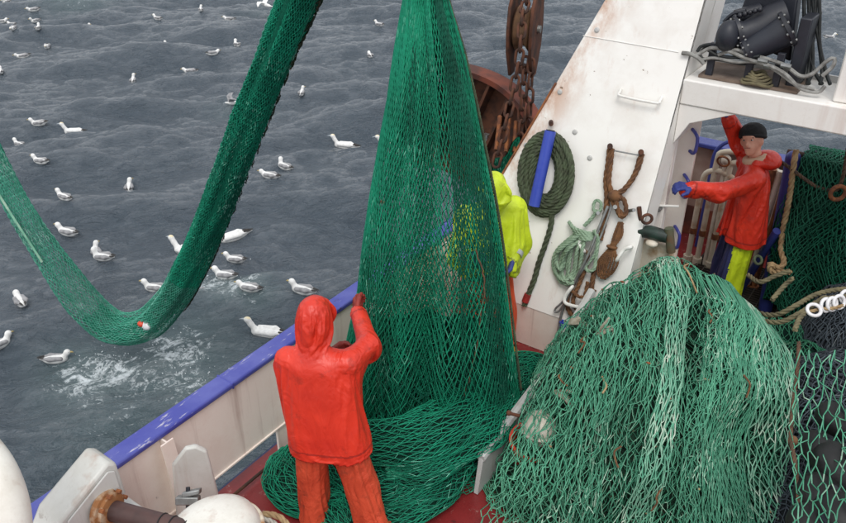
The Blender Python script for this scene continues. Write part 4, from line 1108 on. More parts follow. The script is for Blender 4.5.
MB().cyl(Lp(598, 213, 0), Lp(598, 213, .1), .016, sides=8).build('peg', GALV, pg)
MB().cyl(Lp(615, 207, 0), Lp(615, 207, .12), .018, sides=8).build('peg', GALV, bh)
MB().cyl(Lp(628, 211, 0), Lp(634, 210, .10), .014, sides=8).build('peg', GALV, bs)

br = thing('coir_brush', 'brown coir brush head lying at the foot of the gantry leg', 'brush', P(562, 350, z=0))
bc = P(563, 345, z=.05)
MB().ell(bc, (.15, .05, .045), Matrix.Rotation(.35, 3, 'Z')).build('bristles', COIR, br, smooth=True)
MB().obox(bc + np.array([0, 0, .045]), (math.cos(.35), math.sin(.35), 0), (-math.sin(.35), math.cos(.35), 0), (0, 0, 1), (.13, .032, .012)).build('back', ROPE_B, br, bevel=.006)

# greased roller beside the leg
rf = thing('fairlead_roller', 'dark green greasy roller on an upright pin beside the leg', 'fairlead', P(660, 270, Y=5.6))
ry_ = 5.55
MB().tube([P(640, 231, Y=ry_), P(650, 232, Y=ry_), P(660, 235, Y=ry_), P(668, 237, Y=ry_)], [.05, .055, .055, .05], 14).build('roller', plain('greasy_green_black', (40, 60, 52), (30, 32, 30), 12, .4, .2), rf, smooth=True)
MB().cyl(P(639, 207, Y=ry_), P(642, 232, Y=ry_), .018, sides=10).build('pin', RUST, rf)
MB().cyl(P(669, 228, Y=ry_), P(671, 252, Y=ry_), .035, sides=12).build('end_bearing', plain('green_rust', (70, 88, 70), (96, 70, 50), 10, .6, .2), rf, smooth=True)
MB().torus(P(647, 219, Y=ry_ - .05), fh, .038, .012).build('shackle', RUST, rf, smooth=True)
MB().prism([P(643, 240, Y=ry_ + .03), P(668, 246, Y=ry_ + .03), P(672, 275, Y=ry_ + .03), P(636, 285, Y=ry_ + .03)], (0, .1, 0)).build('pedestal', plain('cream_rust', (198, 188, 172), (150, 112, 72), 5, .6, .2, lo=.45, hi=.6), rf, bevel=.006)
MB().ell(P(652, 243, Y=ry_ - .03), (.05, .05, .03)).build('rag', CREAM, rf, smooth=True)

# ------------------------------------------------------------------ stern: pipes, posts
def pipe_rack(label, pts_list, mat, name='vent_pipe'):
    o = thing(name, label, 'pipe', (pts_list[0][0][0], pts_list[0][0][1], 0), 'pipes behind the man in red')
    for pts in pts_list: MB().tube(resample(spline(pts, 8), .03)[0], .034, 10).build('pipe_run', mat, o, smooth=True)
    return o
PY = 7.45
def sp(x, y, Y=PY): return P(x, y, Y=Y)
def fl(x, Y=PY, z=.01): return (x, Y, z)
xs = [sp(692, 235)[0], sp(702, 235)[0], sp(715, 237)[0]]
STAINED = plain('rust_stained_cream', (206, 196, 176), (160, 112, 72), 5, .6, .2, lo=.5, hi=.68)
for k, (x, lb) in enumerate(zip(xs, ('leftmost cream pipe standing at the stern behind the door post', 'second cream pipe from the door post, bent at its top', 'cream pipe nearest the back of the man in red'))):
    zt = (1.05, 1.28, 1.2)[k]
    o = thing('vent_pipe', lb, 'pipe', (x, PY, 0), 'cream pipes standing at the stern')
    pts = [(x, PY, .02), (x, PY, .5), (x, PY, zt - .12), (x + .04, PY, zt), (x + .16 + .08 * k, PY, zt + .03), (x + .30 + .1 * k, PY, zt - .02)]
    MB().tube(resample(spline(pts, 8), .03)[0], .028, 12).build('riser', STAINED, o, smooth=True)
    MB().cyl((x, PY, .02), (x, PY, .10), .048, sides=12).build('flange', STAINED, o, smooth=True)
    MB().cyl((x, PY, .36), (x, PY, .42), .036, sides=12).build('collar', RUST_OR, o, smooth=True)
vp = thing('valve_manifold', 'cream valve with round handwheel behind the shoulder of the man', 'valve', sp(727, 200) * np.array([1, 1, 0]))
vc = sp(726, 160); MB().ell(vc, (.05, .045, .05)).build('valve_body', CREAM, vp, smooth=True); MB().torus(vc + np.array([0, -.1, .02]), (0, 1, .3), .055, .010).build('handwheel', RUST_OR, vp, smooth=True)
MB().cyl(vc * np.array([1, 1, 0]), vc, .02).build('stem', CREAM, vp)
for k, x in enumerate((sp(752, 215)[0], sp(760, 215)[0], sp(767, 215)[0], sp(774, 215)[0])):
    o = thing('stern_rail_post', ('cream pipe close to the right elbow of the man in red', 'rust stained pipe right of the man in red', 'second rust stained pipe right of the man in red', 'rusty pipe next to the blue post')[k], 'pipe', (x, 7.3, 0), 'pipes right of the man in red')
    MB().cyl((x, 7.3, .01), (x + .05, 7.3, 1.28), .028, sides=10).build('riser', [CREAM, RUST_OR, CREAM, RUST_OR][k], o, smooth=True)
    MB().cyl((x, 7.3, .01), (x, 7.3, .06), .05, sides=10).build('flange', RUST_OR, o)
bp = thing('blue_post', 'thick blue steel post beside the hung dark green net', 'post', P(776, 240, Y=6.95) * np.array([1, 1, 0]))
b0 = P(777, 245, Y=6.95); b1 = P(793, 158, Y=6.95); bd = b1 - b0; b00 = b0 - bd * (b0[2] - .01) / bd[2]
MB().tube([b00, b1], .062, 14).build('post_tube', BLUE_STEEL, bp, smooth=True); MB().ell(b1, .063).build('cap', BLUE_STEEL, bp, smooth=True)
bq = thing('blue_slanted_pipe', 'blue pipe slanting down from the blue post to the deck', 'pipe', P(743, 287, z=.05))
MB().tube([P(777, 231, Y=6.75), P(741, 289, z=.06)], .035, 12).build('pipe_tube', BLUE_STEEL, bq, smooth=True)
MB().torus(P(758, 260, Y=6.45), (.6, -.5, .6), .036, .012).build('lashing', ROPE_G, bq, smooth=True)
bc_ = thing('bent_blue_rail', 'bent blue rail over the stern bulwark behind the man', 'rail', sp(727, 150, 7.7) * np.array([1, 1, 0]))
r0 = sp(715, 152, 7.85)
MB().tube(resample(spline([np.array([r0[0], 7.85, .01]), np.array([r0[0], 7.85, .7]), sp(714, 156, 7.85), sp(722, 145, 7.85), sp(733, 141, 7.85), sp(745, 142, 7.85)], 8), .03)[0], .02, 8).build('rail_tube', BLUE_STEEL, bc_, smooth=True)

tr = thing('tan_hawser', 'tan rope hanging down the left edge of the hung dark net', 'rope', P(783, 265, Y=6.75))
MB().rope(spline([P(796, 150, Y=6.85), P(793, 170, Y=6.8), P(789, 200, Y=6.8), P(783, 230, Y=6.78), P(781, 250, Y=6.7), P(784, 262, Y=6.6), P(779, 268, Y=6.55), P(770, 264, Y=6.5), P(772, 272, Y=6.5), P(790, 272, Y=6.4)], 8), .026).build('rope_line', ROPE_T, tr, smooth=True, sharp=80)
oc_ = thing('olive_hawsers', 'loose olive ropes lying over the grey net heap', 'rope', P(800, 300, d=6.1))
for pts in ([(748, 275), (760, 282), (775, 276), (790, 271)], [(752, 312), (775, 315), (795, 306), (815, 295), (835, 290), (860, 288)], [(757, 320), (780, 322), (800, 313), (822, 300), (850, 296)], [(772, 300), (785, 285), (793, 278)], [(795, 330), (800, 318), (812, 306), (825, 297)]):
    zz = [.98 if x > 800 else .9 for x, y in pts]
    MB().rope(spline([P(x, y, z=1.0 if x > 790 else .95 - (790 - x) * .004) for x, y in pts], 8), .02).build('rope_line', ROPE_O, oc_, smooth=True, sharp=80)
ch2 = [P(764, 152, Y=6.9), P(775, 158, Y=6.85), P(790, 168, Y=6.8), P(806, 180, Y=6.8), P(820, 188, Y=6.8), P(836, 190, Y=6.8), P(842, 180, Y=6.8), P(846, 160, Y=6.8), P(850, 135, Y=6.8)]
wr = thing('hanging_wire_rope', 'dark rope sagging across the hung dark green net', 'rope', ch2[4])
MB().rope(spline(ch2, 8), .016).build('rope_line', plain('rusty_wire', (92, 70, 52), (60, 48, 40), 20, .8, .3), wr, smooth=True, sharp=80)
m = MB(); m.torus(P(838, 193, Y=6.75), fh, .06, .018); m.build('shackle', RUST_OR, wr, smooth=True)

# white rings threaded on a line over the grey heap
lbls = ['white plastic ring lying flat, leftmost of the rings on the grey heap', 'white plastic ring, second from the left on the grey heap', 'white plastic ring in the middle of the row on the grey heap', 'white plastic ring, second from right edge on the grey heap', 'white plastic ring at the right picture edge on the grey heap']
for k, (x, y, nn) in enumerate(((814, 310, (.2, -.5, .85)), (826, 305, (.75, -.5, .4)), (832, 304, (.8, -.45, .4)), (839, 302, (.7, -.6, .4)), (846, 297, (.7, -.6, .4)))):
    c_ = P(x, y, z=1.03 + .01 * k); r_ = thing('white_ring', lbls[k], 'ring', c_ - np.array([0, 0, .05]), 'white rings on the grey net heap')
    MB().torus(c_, nn, .046, .013).build('ring_body', WHITE_PL, r_, smooth=True, sharp=80)
rl_ = thing('ring_line', 'tan line threaded through the white plastic rings', 'rope', P(835, 308, z=1.0))
MB().rope(spline([P(808, 312, z=1.0), P(822, 309, z=1.02), P(835, 308, z=1.03), P(850, 303, z=1.03), P(865, 298, z=1.0)], 8), .014).build('rope_line', ROPE_T, rl_, smooth=True, sharp=80)

# black rubber bobbins at the lower right
blb = ['black rubber bobbin, topmost of the stack at the right edge', 'black rubber bobbin just below the topmost one at right edge', 'large black rubber bobbin half way down the right edge', 'black rubber bobbin near the bottom right corner', 'black rubber bobbin at the very bottom right corner', 'black rubber bobbin tucked against the pale green heap']
for k, (x, y, d, R) in enumerate(((836, 420, 4.9, .13), (824, 452, 4.7, .15), (838, 468, 4.55, .16), (822, 500, 4.4, .16), (842, 520, 4.25, .17), (812, 528, 4.2, .14))):
    c_ = P(x, y, d=d); ax_b = RIGHT * .5 + np.array([0, 0, .85]) + fh * random.uniform(-.3, .3)
    b_ = thing('bobbin', blb[k], 'bobbin', c_ - np.array([0, 0, R]), 'black rubber bobbins')
    MB().lathe([(.03, -.5 * R), (.55 * R, -.62 * R), (.85 * R, -.45 * R), (R, -.1 * R), (R, .1 * R), (.85 * R, .45 * R), (.55 * R, .62 * R), (.03, .5 * R)], c_, ax_b, 28).build('rubber_body', BLACKRUB, b_, smooth=True, sharp=60)
    axn = ax_b / np.linalg.norm(ax_b); MB().cyl(c_ + axn * .5 * R, c_ + axn * .68 * R, .035, sides=12).build('hub', DARKSTEEL, b_)
cv = thing('loose_cover_net', 'open pale green meshes stretched over the black bobbins', 'net', P(825, 470, z=.4))
def cover(u, v):
    x = 792 + 85 * u; y = 350 + 210 * v
    d = 5.15 - 1.0 * v - .12 * np.sin(v * 9 + u * 3) * 1.0 + .03 * fbm(np.stack([u * 4, v * 4, u * 0], -1), 2)
    sh = u.shape; out = np.stack([P(a_, b_, d=c_ - .22) for a_, b_, c_ in zip(x.ravel(), y.ravel(), d.ravel())])
    return out.reshape(sh + (3,))
net('netting', cover, 9, 15, .0042, NET_LIGHT, cv, jit=.2, seed=120, sag=.012)
mk = mound(.75, 4.1, .9, 1.0, .5, .5, 3.0)
bh_ = thing('black_net_heap', 'low dark heap of netting under the black bobbins', 'net', (.7, 4.0, 0))
sheet('packed_netting', mk(.95), 40, 40, CORE_GREY, bh_); net('netting', mk(1.0), 46, 46, .005, NET_GREY, bh_, jit=.3, seed=121, warp=.03)

# things half hidden at the lower left corner of the heap
bk = thing('orange_bucket', 'orange bucket half hidden behind the meshes at the heap corner', 'bucket', P(527, 500, z=0) )
bb = P(537, 490, z=0) + fh * .12
MB().lathe([(.02, .005), (.15, .005), (.19, .33), (.205, .34), (.205, .36), (.185, .36), (.14, .03), (.02, .03)], bb, (0, 0, 1), 26).build('bucket_wall', ORANGE_PL, bk, smooth=True, sharp=50)
wf = thing('white_float', 'scuffed white float behind the meshes above the orange bucket', 'float', bb + np.array([0, 0, .32]))
MB().ell(bb + np.array([0, 0, .46]), (.12, .12, .14), nu=20, nv=14).build('float_body', CREAM, wf, smooth=True)
MB().torus(bb + np.array([0, 0, .46]), (0, 0, 1), .121, .010).build('rib', CREAM, wf, smooth=True)
MB().cyl(bb + np.array([0, 0, .58]), bb + np.array([0, 0, .62]), .02).build('eye', CREAM, wf)
rt = thing('rusty_bolt_bar', 'short rusty bar poking out of the bin wall end', 'bar', P(512, 430, d=5.3))
MB().tube([P(508, 413, d=5.5), P(520, 416, d=5.45)], .012, 8).build('bar', RUST, rt); MB().ell(P(509, 413, d=5.5), .02).build('head', RUST, rt, smooth=True)

# ------------------------------------------------------------------ winch in the lower left corner
WD = 4.1
CASEM = paint('chipped_grey_paint', (198, 198, 193), (166, 162, 152), (146, 96, 58), .8, rough=.42, dirt_lo=.42, spots=.60)
gh_ = thing('winch_gear_case', 'pale grey winch gear case carrying a brown shaft, by the bulwark', 'gear case', P(75, 560, d=WD) * np.array([1, 1, 0]))
fr = [(33, 500), (85, 452), (97, 452), (117, 463), (126, 490), (121, 508), (82, 545), (20, 575)]
faceN = RIGHT * .80 - fh * .60; faceN /= np.linalg.norm(faceN)
c_ = P(100, 490, d=WD)
# side face lies in a vertical plane; thickness runs away to the left
pl = [P(x, y, plane=(c_, faceN)) for x, y in ((60, 522), (108, 463), (117, 463), (127, 492), (122, 508), (105, 530), (70, 575), (30, 600))]
MB().prism(pl, -faceN * .20).build('case', CASEM, gh_, bevel=.018)
pl2 = [P(x, y, plane=(c_, faceN), off=.012) for x, y in ((68, 522), (108, 472), (115, 471), (122, 492), (116, 506), (100, 526), (70, 560))]
MB().prism(pl2, -faceN * .011).build('cover_plate', LGREY, gh_, bevel=.006)
fc = P(103, 508, plane=(c_, faceN)); sh_end = P(190, 528, d=4.25)
axs = RIGHT * .95 - fh * .30; axs /= np.linalg.norm(axs)
MB().lathe([(.02, 0), (.105, 0), (.11, .015), (.11, .035), (.095, .04), (.095, .06), (.075, .065), (.02, .07)], fc, axs, 26).build('flange', plain('rust_ringed_cream', (196, 180, 156), (148, 98, 56), 9, .7, .3, lo=.42, hi=.58), gh_, smooth=True, sharp=40)
for k in range(8):
    a = k * math.pi / 4; u1 = np.array([0, 0, 1.0]); u2 = np.cross(axs, u1)
    MB().cyl(fc + axs * .05 + (u1 * math.cos(a) + u2 * math.sin(a)) * .10, fc + axs * .075 + (u1 * math.cos(a) + u2 * math.sin(a)) * .10, .012, sides=6).build('bolt', RUST_OR, gh_)
MB().cyl(fc + axs * .04, fc + axs * .95, .055, sides=20).build('shaft', BROWNP, gh_, smooth=True)
for s_ in (.36, .42, .5): MB().torus(fc + axs * s_, axs, .056, .004).build('shaft_groove', BLACKRUB, gh_, smooth=True)
MB().box(fc * np.array([1, 1, 0]) + np.array([-.45, -.2, .004]), fc * np.array([1, 1, 0]) + np.array([.1, .2, fc[2] - .14])).build('pedestal', LGREY, gh_, bevel=.02)

pb_ = thing('upright_bracket', 'light grey upright bracket plate with rounded top by the bulwark', 'bracket', P(200, 530, z=0))
c2 = P(195, 480, d=4.55); nb = -fh * .9 + RIGHT * .2; nb /= np.linalg.norm(nb)
pl = [P(x, y, plane=(c2, nb)) for x, y in ((177, 525), (172, 466), (185, 449), (196, 447), (207, 452), (218, 494), (222, 525))]
MB().prism(pl, -nb * .035).build('plate', CASEM, pb_, bevel=.012)
lo_ = P(200, 522, plane=(c2, nb)); MB().box((lo_[0] - .10, lo_[1] - .0, .004), (lo_[0] + .12, lo_[1] + .10, lo_[2] + .02)).build('foot', LGREY, pb_, bevel=.012)
cl = thing('steel_clamp', 'small dark steel clamp at the foot of the upright bracket', 'clamp', P(186, 510, d=4.3))
cc = P(188, 500, d=4.3)
MB().obox(cc, RIGHT, UP, FWD, (.062, .022, .03)).build('jaw', GALV, cl, bevel=.006); MB().obox(cc + UP * .04 + RIGHT * .02, RIGHT * .95 + UP * .2, UP, FWD, (.05, .014, .025)).build('jaw', GALV, cl, bevel=.006)
MB().cyl(cc - UP * .05, cc + UP * .07, .012, sides=8).build('screw', DARKSTEEL, cl)
dm = thing('white_drum_cover', 'round white drum cover with rust stained rim at bottom edge', 'drum', P(222, 560, d=4.0))
dc = P(214, 533, d=4.05); dax = UP * .85 - FWD * .45 - RIGHT * .12
MB().lathe([(.02, .11), (.10, .105), (.18, .085), (.225, .05), (.24, .0), (.24, -.25), (.02, -.25)], dc, dax, 36).build('cover', GRIMY, dm, smooth=True, sharp=70)
dx_ = dax / np.linalg.norm(dax); MB().torus(dc - dx_ * .02, dx_, .243, .016, seg=40).build('rim', plain('cream_rust_rim', (214, 204, 184), (160, 116, 72), 10, .6, .2, lo=.45, hi=.6), dm, smooth=True, sharp=80)
pr = thing('pale_rope_pile', 'pale rope ends lying right of the white drum cover', 'rope', P(262, 520, d=4.3))
for pts in ([(240, 514), (252, 512), (262, 517), (272, 522), (280, 530)], [(246, 522), (258, 516), (268, 514), (281, 518), (290, 528)], [(238, 526), (250, 520), (262, 524), (276, 530)]):
    MB().rope(spline([P(x, y, d=4.35) for x, y in pts], 8), .018).build('rope_line', ROPE_T if pts[0][0] == 246 else plain('pale_rope', (198, 196, 186), (170, 166, 152), 14, .9, .5, 190), pr, smooth=True, sharp=80)
wp = thing('white_guard_pipe', 'thick white curved guard pipe at the bottom left corner', 'pipe', P(10, 560, d=3.4))
MB().tube(resample(spline([P(-40, 430, d=3.6), P(-22, 446, d=3.5), P(-4, 470, d=3.42), P(8, 500, d=3.4), P(12, 530, d=3.4), P(13, 580, d=3.4), P(14, 640, d=3.4)], 10), .03)[0], .082, 22).build('pipe_wall', GRIMY, wp, smooth=True)
# ------------------------------------------------------------------ people
SKIN = plain('skin', (216, 162, 138), (198, 138, 116), 12, .55, .1, 120)
def cloth(name, c1, c2, rough=.5, wr=.5, sc=7, dirt=None):
    t = NT(name)
    col = t.mix(t.ramp(t.noise(4, 5), .38, .66), lin(c1), lin(c2))
    if dirt: col = t.mix(t.mul(t.ramp(t.noise(9, 8, .7), .56, .68), .6), col, lin(dirt))
    n1 = t.noise(sc, 4, .5, vec=t.co((1, 1, .55)), dist=1.2)
    t.bump(n1, wr, .03)
    return t.done(col, rough)
OIL_RED = cloth('red_oilskin', (216, 56, 35), (192, 43, 28), .42, .6, 8, dirt=(146, 40, 28))
OIL_TR = cloth('rust_orange_oilskin', (210, 82, 52), (190, 68, 42), .5, .8, 9, dirt=(120, 54, 38))
HIVIS = cloth('hivis_yellow', (204, 224, 40), (182, 200, 34), .5, .6, dirt=(118, 114, 44))
ORANGE_TR = cloth('orange_trousers', (232, 92, 56), (210, 78, 46), .5, .5)
NAVYC = cloth('navy_cloth', (44, 48, 92), (34, 38, 70), .6, .4)
BLACKC = cloth('black_knit', (26, 26, 28), (18, 18, 20), .9, .3, 30)
GLOVE_R = cloth('dark_red_glove', (150, 46, 34), (112, 36, 30), .6, .4, 20)
GLOVE_B = cloth('blue_glove', (56, 70, 146), (44, 54, 118), .6, .4, 20)
BOOT_Y = cloth('yellow_boot', (196, 160, 60), (170, 132, 48), .5, .3)
REFL = plain('grey_reflective_tape', (176, 180, 178), (150, 152, 150), 20, .4, .1)
SEAM_R = cloth('red_oilskin_seam', (166, 38, 26), (150, 34, 24), .5, .2)
SEAM_Y = cloth('hivis_seam', (140, 150, 34), (126, 136, 30), .5, .2)
LINING = cloth('pale_lining', (206, 176, 150), (186, 150, 124), .7, .3)

def wrinkle(p, amp, fr=9.0, seed=0.0, axis=None):
    """soft drape plus narrow creases running mostly down the cloth"""
    q = p * fr + seed
    w1 = np.stack([vnoise(q * .45 + 9), vnoise(q * .45 + 21), vnoise(q * .45 + 33)], -1)
    soft = vnoise(q * np.array([1.0, 1.0, .45]) + w1)
    c1 = np.clip(1 - np.abs(vnoise(q * np.array([1.1, 1.1, .5]) + 1.6 * w1 + 50)) * 3.2, 0, 1) ** 1.5
    d2 = np.stack([q[:, 0] * .9 + q[:, 2] * .6, q[:, 1] * .9, q[:, 2] * .6 - q[:, 0] * .5], -1)
    c2 = np.clip(1 - np.abs(vnoise(d2 * 1.5 + 1.8 * w1 + 80)) * 3.6, 0, 1) ** 1.5
    return -amp * .9 * soft + amp * 1.1 * c1 + amp * .8 * c2
def hand_prims(wr, d, n, s=1, curl=.5, size=1.0):
    """wr wrist point, d finger direction, n palm normal (side the fingers curl to), s thumb side"""
    d = np.array(d, float); d /= np.linalg.norm(d); n = np.array(n, float); n -= d * (n @ d); n /= np.linalg.norm(n)
    w_ = np.cross(d, n) * s; wr = np.array(wr, float); pr = []
    S = size
    for k, (off, ln) in enumerate(((.030, .068), (.010, .076), (-.011, .072), (-.031, .056))):
        a = wr + d * .085 * S + w_ * off * S; pr.append(('c', wr + w_ * off * .6 * S + d * .01, a, .017 * S, .015 * S))
        ang = curl * .6; b = a + (d * math.cos(ang) + n * math.sin(ang)) * ln * .5 * S
        ang2 = curl * 1.5; c = b + (d * math.cos(ang2) + n * math.sin(ang2)) * ln * .32 * S
        ang3 = curl * 2.2; e = c + (d * math.cos(ang3) + n * math.sin(ang3)) * ln * .26 * S
        pr += [('c', a, b, .0125 * S, .0115 * S), ('c', b, c, .0115 * S, .011 * S), ('c', c, e, .011 * S, .009 * S)]
    t0 = wr + d * .025 * S + w_ * .03 * S; t1 = t0 + (d * .6 + w_ * .7 + n * .3) * .045 * S; t2 = t1 + (d * .85 + w_ * .15 + n * .55) * .035 * S
    pr += [('c', t0, t1, .016 * S, .0135 * S), ('c', t1, t2, .0135 * S, .011 * S)]
    return pr
def bounds(prims, pad=.06):
    pts = []
    for q in prims:
        if q[0] == 'c': pts += [np.array(q[1]) - max(q[3], q[4]), np.array(q[1]) + max(q[3], q[4]), np.array(q[2]) - max(q[3], q[4]), np.array(q[2]) + max(q[3], q[4])]
        else: r = np.max(q[2]); pts += [np.array(q[1]) - r, np.array(q[1]) + r]
    pts = np.array(pts, float); return pts.min(0) - pad, pts.max(0) + pad
def part(name, prims, k, h, mat, parent, amp=0.0, fr=9.0, seed=0.0, cut=None):
    lo, hi = bounds(prims)
    def f(p):
        d = union(p, prims, k)
        if amp: d = d + wrinkle(p, amp, fr, seed)
        if cut: d = smax(d, cut(p), .01)
        return d
    return sdf_obj(name, f, lo, hi, h, mat, parent)

CLOTHS = []; COLLIDERS = []
def garment(name, prims, k, h, mat, parent, lo_cut=None, open_at=None, **kw):
    """smooth garment shell that is later draped over the body"""
    lo, hi = bounds(prims)
    def f(p):
        d = union(p, prims, k)
        if lo_cut is not None: d = np.maximum(d, lo_cut - p[:, 2])
        return d
    V, F = surface_nets(f, lo, hi, h)
    if lo_cut is not None:                       # open the hem
        keep = (V[F][:, :, 2] > lo_cut + h * .35).any(1); F = F[keep]
        used = np.unique(F); m_ = -np.ones(len(V), int); m_[used] = np.arange(len(used)); V, F = V[used], m_[F]
    o = mesh_obj(name, V + origin(parent), F, mat, parent, True)
    if kw.get('panel'):
        o.data.materials.append(kw['panel'][1]); cen = V[F].mean(1); o.data.polygons.foreach_set('material_index', kw['panel'][0](cen).astype(np.int32))
    CLOTHS.append((o, kw)); return o
COLL = {n_: bpy.data.collections.new(n_) for n_ in ('jacket_forms', 'leg_forms')}
def collider(prims, k, h, parent, form):
    o = part('collider', prims, k, h, SKIN, parent); COLL[form].objects.link(o); COLLIDERS.append(o); return o
def drape_all(frames=20):
    for c in COLLIDERS:
        m_ = c.modifiers.new('collision', 'COLLISION'); c.collision.thickness_outer = .004; c.collision.cloth_friction = 12
    for o, kw in CLOTHS:
        m_ = o.modifiers.new('cloth', 'CLOTH'); s_ = m_.settings
        s_.quality = 5; s_.mass = kw.get('mass', .35); s_.air_damping = 2
        s_.tension_stiffness = 25; s_.compression_stiffness = 12; s_.shear_stiffness = 8; s_.bending_stiffness = kw.get('bend', 1.2)
        s_.tension_damping = 8; s_.compression_damping = 8; s_.shear_damping = 8
        s_.shrink_min = s_.shrink_max = kw.get('grow', -.07)
        m_.collision_settings.use_collision = True; m_.collision_settings.collision_quality = 3; m_.collision_settings.distance_min = .004
        m_.collision_settings.use_self_collision = False; m_.collision_settings.collection = COLL[kw['form']]
        m_.point_cache.frame_start = 1; m_.point_cache.frame_end = frames
        if kw.get('pin') is not None:
            vg = o.vertex_groups.new(name='pin'); co = np.empty(len(o.data.vertices) * 3); o.data.vertices.foreach_get('co', co); co = co.reshape(-1, 3)
            idx = np.nonzero(kw['pin'](co))[0]
            if len(idx): vg.add([int(i) for i in idx], 1.0, 'REPLACE'); s_.vertex_group_mass = 'pin'
    scene.frame_start, scene.frame_end = 1, frames
    import time; t0_ = time.time()
    for f in range(1, frames + 1): scene.frame_set(f)
    print('cloth seconds', time.time() - t0_)
    dg = bpy.context.evaluated_depsgraph_get()
    for o, kw in CLOTHS:
        me = bpy.data.meshes.new_from_object(o.evaluated_get(dg)); old = o.data
        o.modifiers.clear(); o.vertex_groups.clear(); o.data = me; me.name = o.name; bpy.data.meshes.remove(old)
        me.polygons.foreach_set('use_smooth', np.ones(len(me.polygons), bool))
        ss = o.modifiers.new('smooth', 'SUBSURF'); ss.levels = 1; ss.render_levels = 1
        so = o.modifiers.new('thickness', 'SOLIDIFY'); so.thickness = .004; so.offset = -1
    for c in COLLIDERS:
        me = c.data; bpy.data.objects.remove(c); bpy.data.meshes.remove(me)
    for c in COLL.values(): bpy.data.collections.remove(c)
    scene.frame_set(1)

def person(label, base, yaw, J, cfg):
    """J: joints in the person's frame (x right, y forward, z up)"""
    o = thing('person', label, 'person', base, rz=yaw)
    J = {k: np.array(v, float) for k, v in J.items()}
    pel, ch, nk, hd = J['pelvis'], J['chest'], J['neck'], J['head']
    sh = J['shR'] - J['shL']; shu = sh / np.linalg.norm(sh)
    hp = J['hipR'] - J['hipL']; hpu = hp / np.linalg.norm(hp)
    # body, one continuous surface under the clothes
    bp_ = [('c', pel - hpu * .05, ch - shu * .06, .085, .085), ('c', pel + hpu * .05, ch + shu * .06, .085, .085), ('c', J['shL'], J['shR'], .048, .048), ('c', nk - (hd - nk) * .3, hd, .055, .052), ('e', hd, (.074, .092, .112))]
    for s in 'LR':
        bp_ += [('c', J['sh' + s], J['el' + s], .048, .040), ('c', J['el' + s], J['wr' + s], .038, .028), ('c', J['hip' + s], J['kn' + s], .080, .055), ('c', J['kn' + s], J['an' + s], .05, .036), ('c', J['an' + s] - np.array([0, 0, .02]), J['toe' + s], .04, .035)]
    if cfg.get('face'):
        fd = np.array(cfg['face'], float); fd /= np.linalg.norm(fd); fr_ = np.cross(fd, np.array([0, 0, 1.0])); fr_ /= np.linalg.norm(fr_); fu = np.cross(fr_, fd); tl_ = cfg.get('tilt', 0.0); fr_, fu = fr_ * math.cos(tl_) - fu * math.sin(tl_), fu * math.cos(tl_) + fr_ * math.sin(tl_)
        bp_ = [q for q in bp_ if not (q[0] == 'e')]
        Rm = np.stack([fr_, fd, fu], 1)
        bp_ += [('e', hd + fu * .02 - fd * .01, (.078, .096, .105), Rm), ('c', hd - fu * .06 + fd * .035, hd - fu * .085 + fd * .05, .052, .036),
                ('c', hd + fd * .088 + fu * .012, hd + fd * .112 - fu * .028, .010, .015), ('c', hd + fd * .085 + fr_ * .035 + fu * .03, hd + fd * .085 - fr_ * .035 + fu * .03, .014, .014),
                ('e', hd + fr_ * .08 - fu * .005, (.014, .022, .032), Rm), ('e', hd - fr_ * .08 - fu * .005, (.014, .022, .032), Rm), ('c', hd + fd * .082 + fr_ * .018 - fu * .055, hd + fd * .082 - fr_ * .018 - fu * .055, .012, .012)]
    part('body', bp_, .03, .011, SKIN, o)
    if cfg.get('face'):
        for s in (-1, 1):
            MB().ell(hd + fd * .088 + fr_ * .031 * s + fu * .010, (.013, .010, .008), Rm, 10, 7).build('eye', plain('eye_white', (220, 216, 210)), o, smooth=True)
            MB().ell(hd + fd * .0965 + fr_ * .031 * s + fu * .010, (.006, .004, .006), Rm, 8, 6).build('iris', BLACKC, o, smooth=True)
            MB().tube([hd + fd * .094 + fr_ * .016 * s + fu * .028, hd + fd * .092 + fr_ * .046 * s + fu * .030], .005, 6).build('eyebrow', plain('brow', (70, 50, 40)), o)
        MB().tube([hd + fd * .093 + fr_ * .022 - fu * .054, hd + fd * .0985 - fu * .053, hd + fd * .093 - fr_ * .022 - fu * .054], .0045, 6).build('lips', plain('lips', (160, 92, 84)), o)
    # trousers
    tp = [('c', pel - hpu * .05, pel + hpu * .05, .10, .10), ('c', pel, pel * .7 + ch * .3, .10, .09)]
    for s in 'LR': tp += [('c', J['hip' + s] - np.array([0, 0, .08]), J['kn' + s], .112, .112), ('c', J['kn' + s], J['an' + s] + np.array([0, 0, -.01]), .112, .108)]
    zlo = cfg.get('tr_hem', .07)
    th_pin = lambda p: p[:, 2] > pel[2] + .02
    cl = [('c', pel - hpu * .05, pel + hpu * .05, .09, .09), ('c', pel, ch, .09, .08)]
    for s in 'LR': cl += [('c', J['hip' + s] - np.array([0, 0, .06]), J['kn' + s], .088, .070), ('c', J['kn' + s], J['an' + s], .068, .062), ('c', J['an' + s], J['toe' + s], .06, .05)]
    collider(cl, .03, .026, o, 'leg_forms')
    garment('trousers', tp, .04, cfg.get('res', .0135), cfg['trousers'], o, lo_cut=zlo, grow=-.09, bend=.8, pin=th_pin, form='leg_forms', panel=(cfg['split'], cfg['panel']) if cfg.get('split') else None)
    # jacket
    hem = cfg['hem']
    lowp = pel + np.array([0, 0, hem - pel[2] - .02])
    fw_ = cfg.get('flare', .155); jp = [('c', lowp - hpu * fw_, ch - shu * .115, .158, .130), ('c', lowp + hpu * fw_, ch + shu * .115, .158, .130), ('c', lowp, ch, .185, .14), ('c', ch, nk, .12, .075), ('c', J['shL'], J['shR'], .082, .082)]
    for s in 'LR': jp += [('c', J['sh' + s], J['el' + s], .085, .074), ('c', J['el' + s], J['wr' + s], .072, .056)]
    hoodp = None
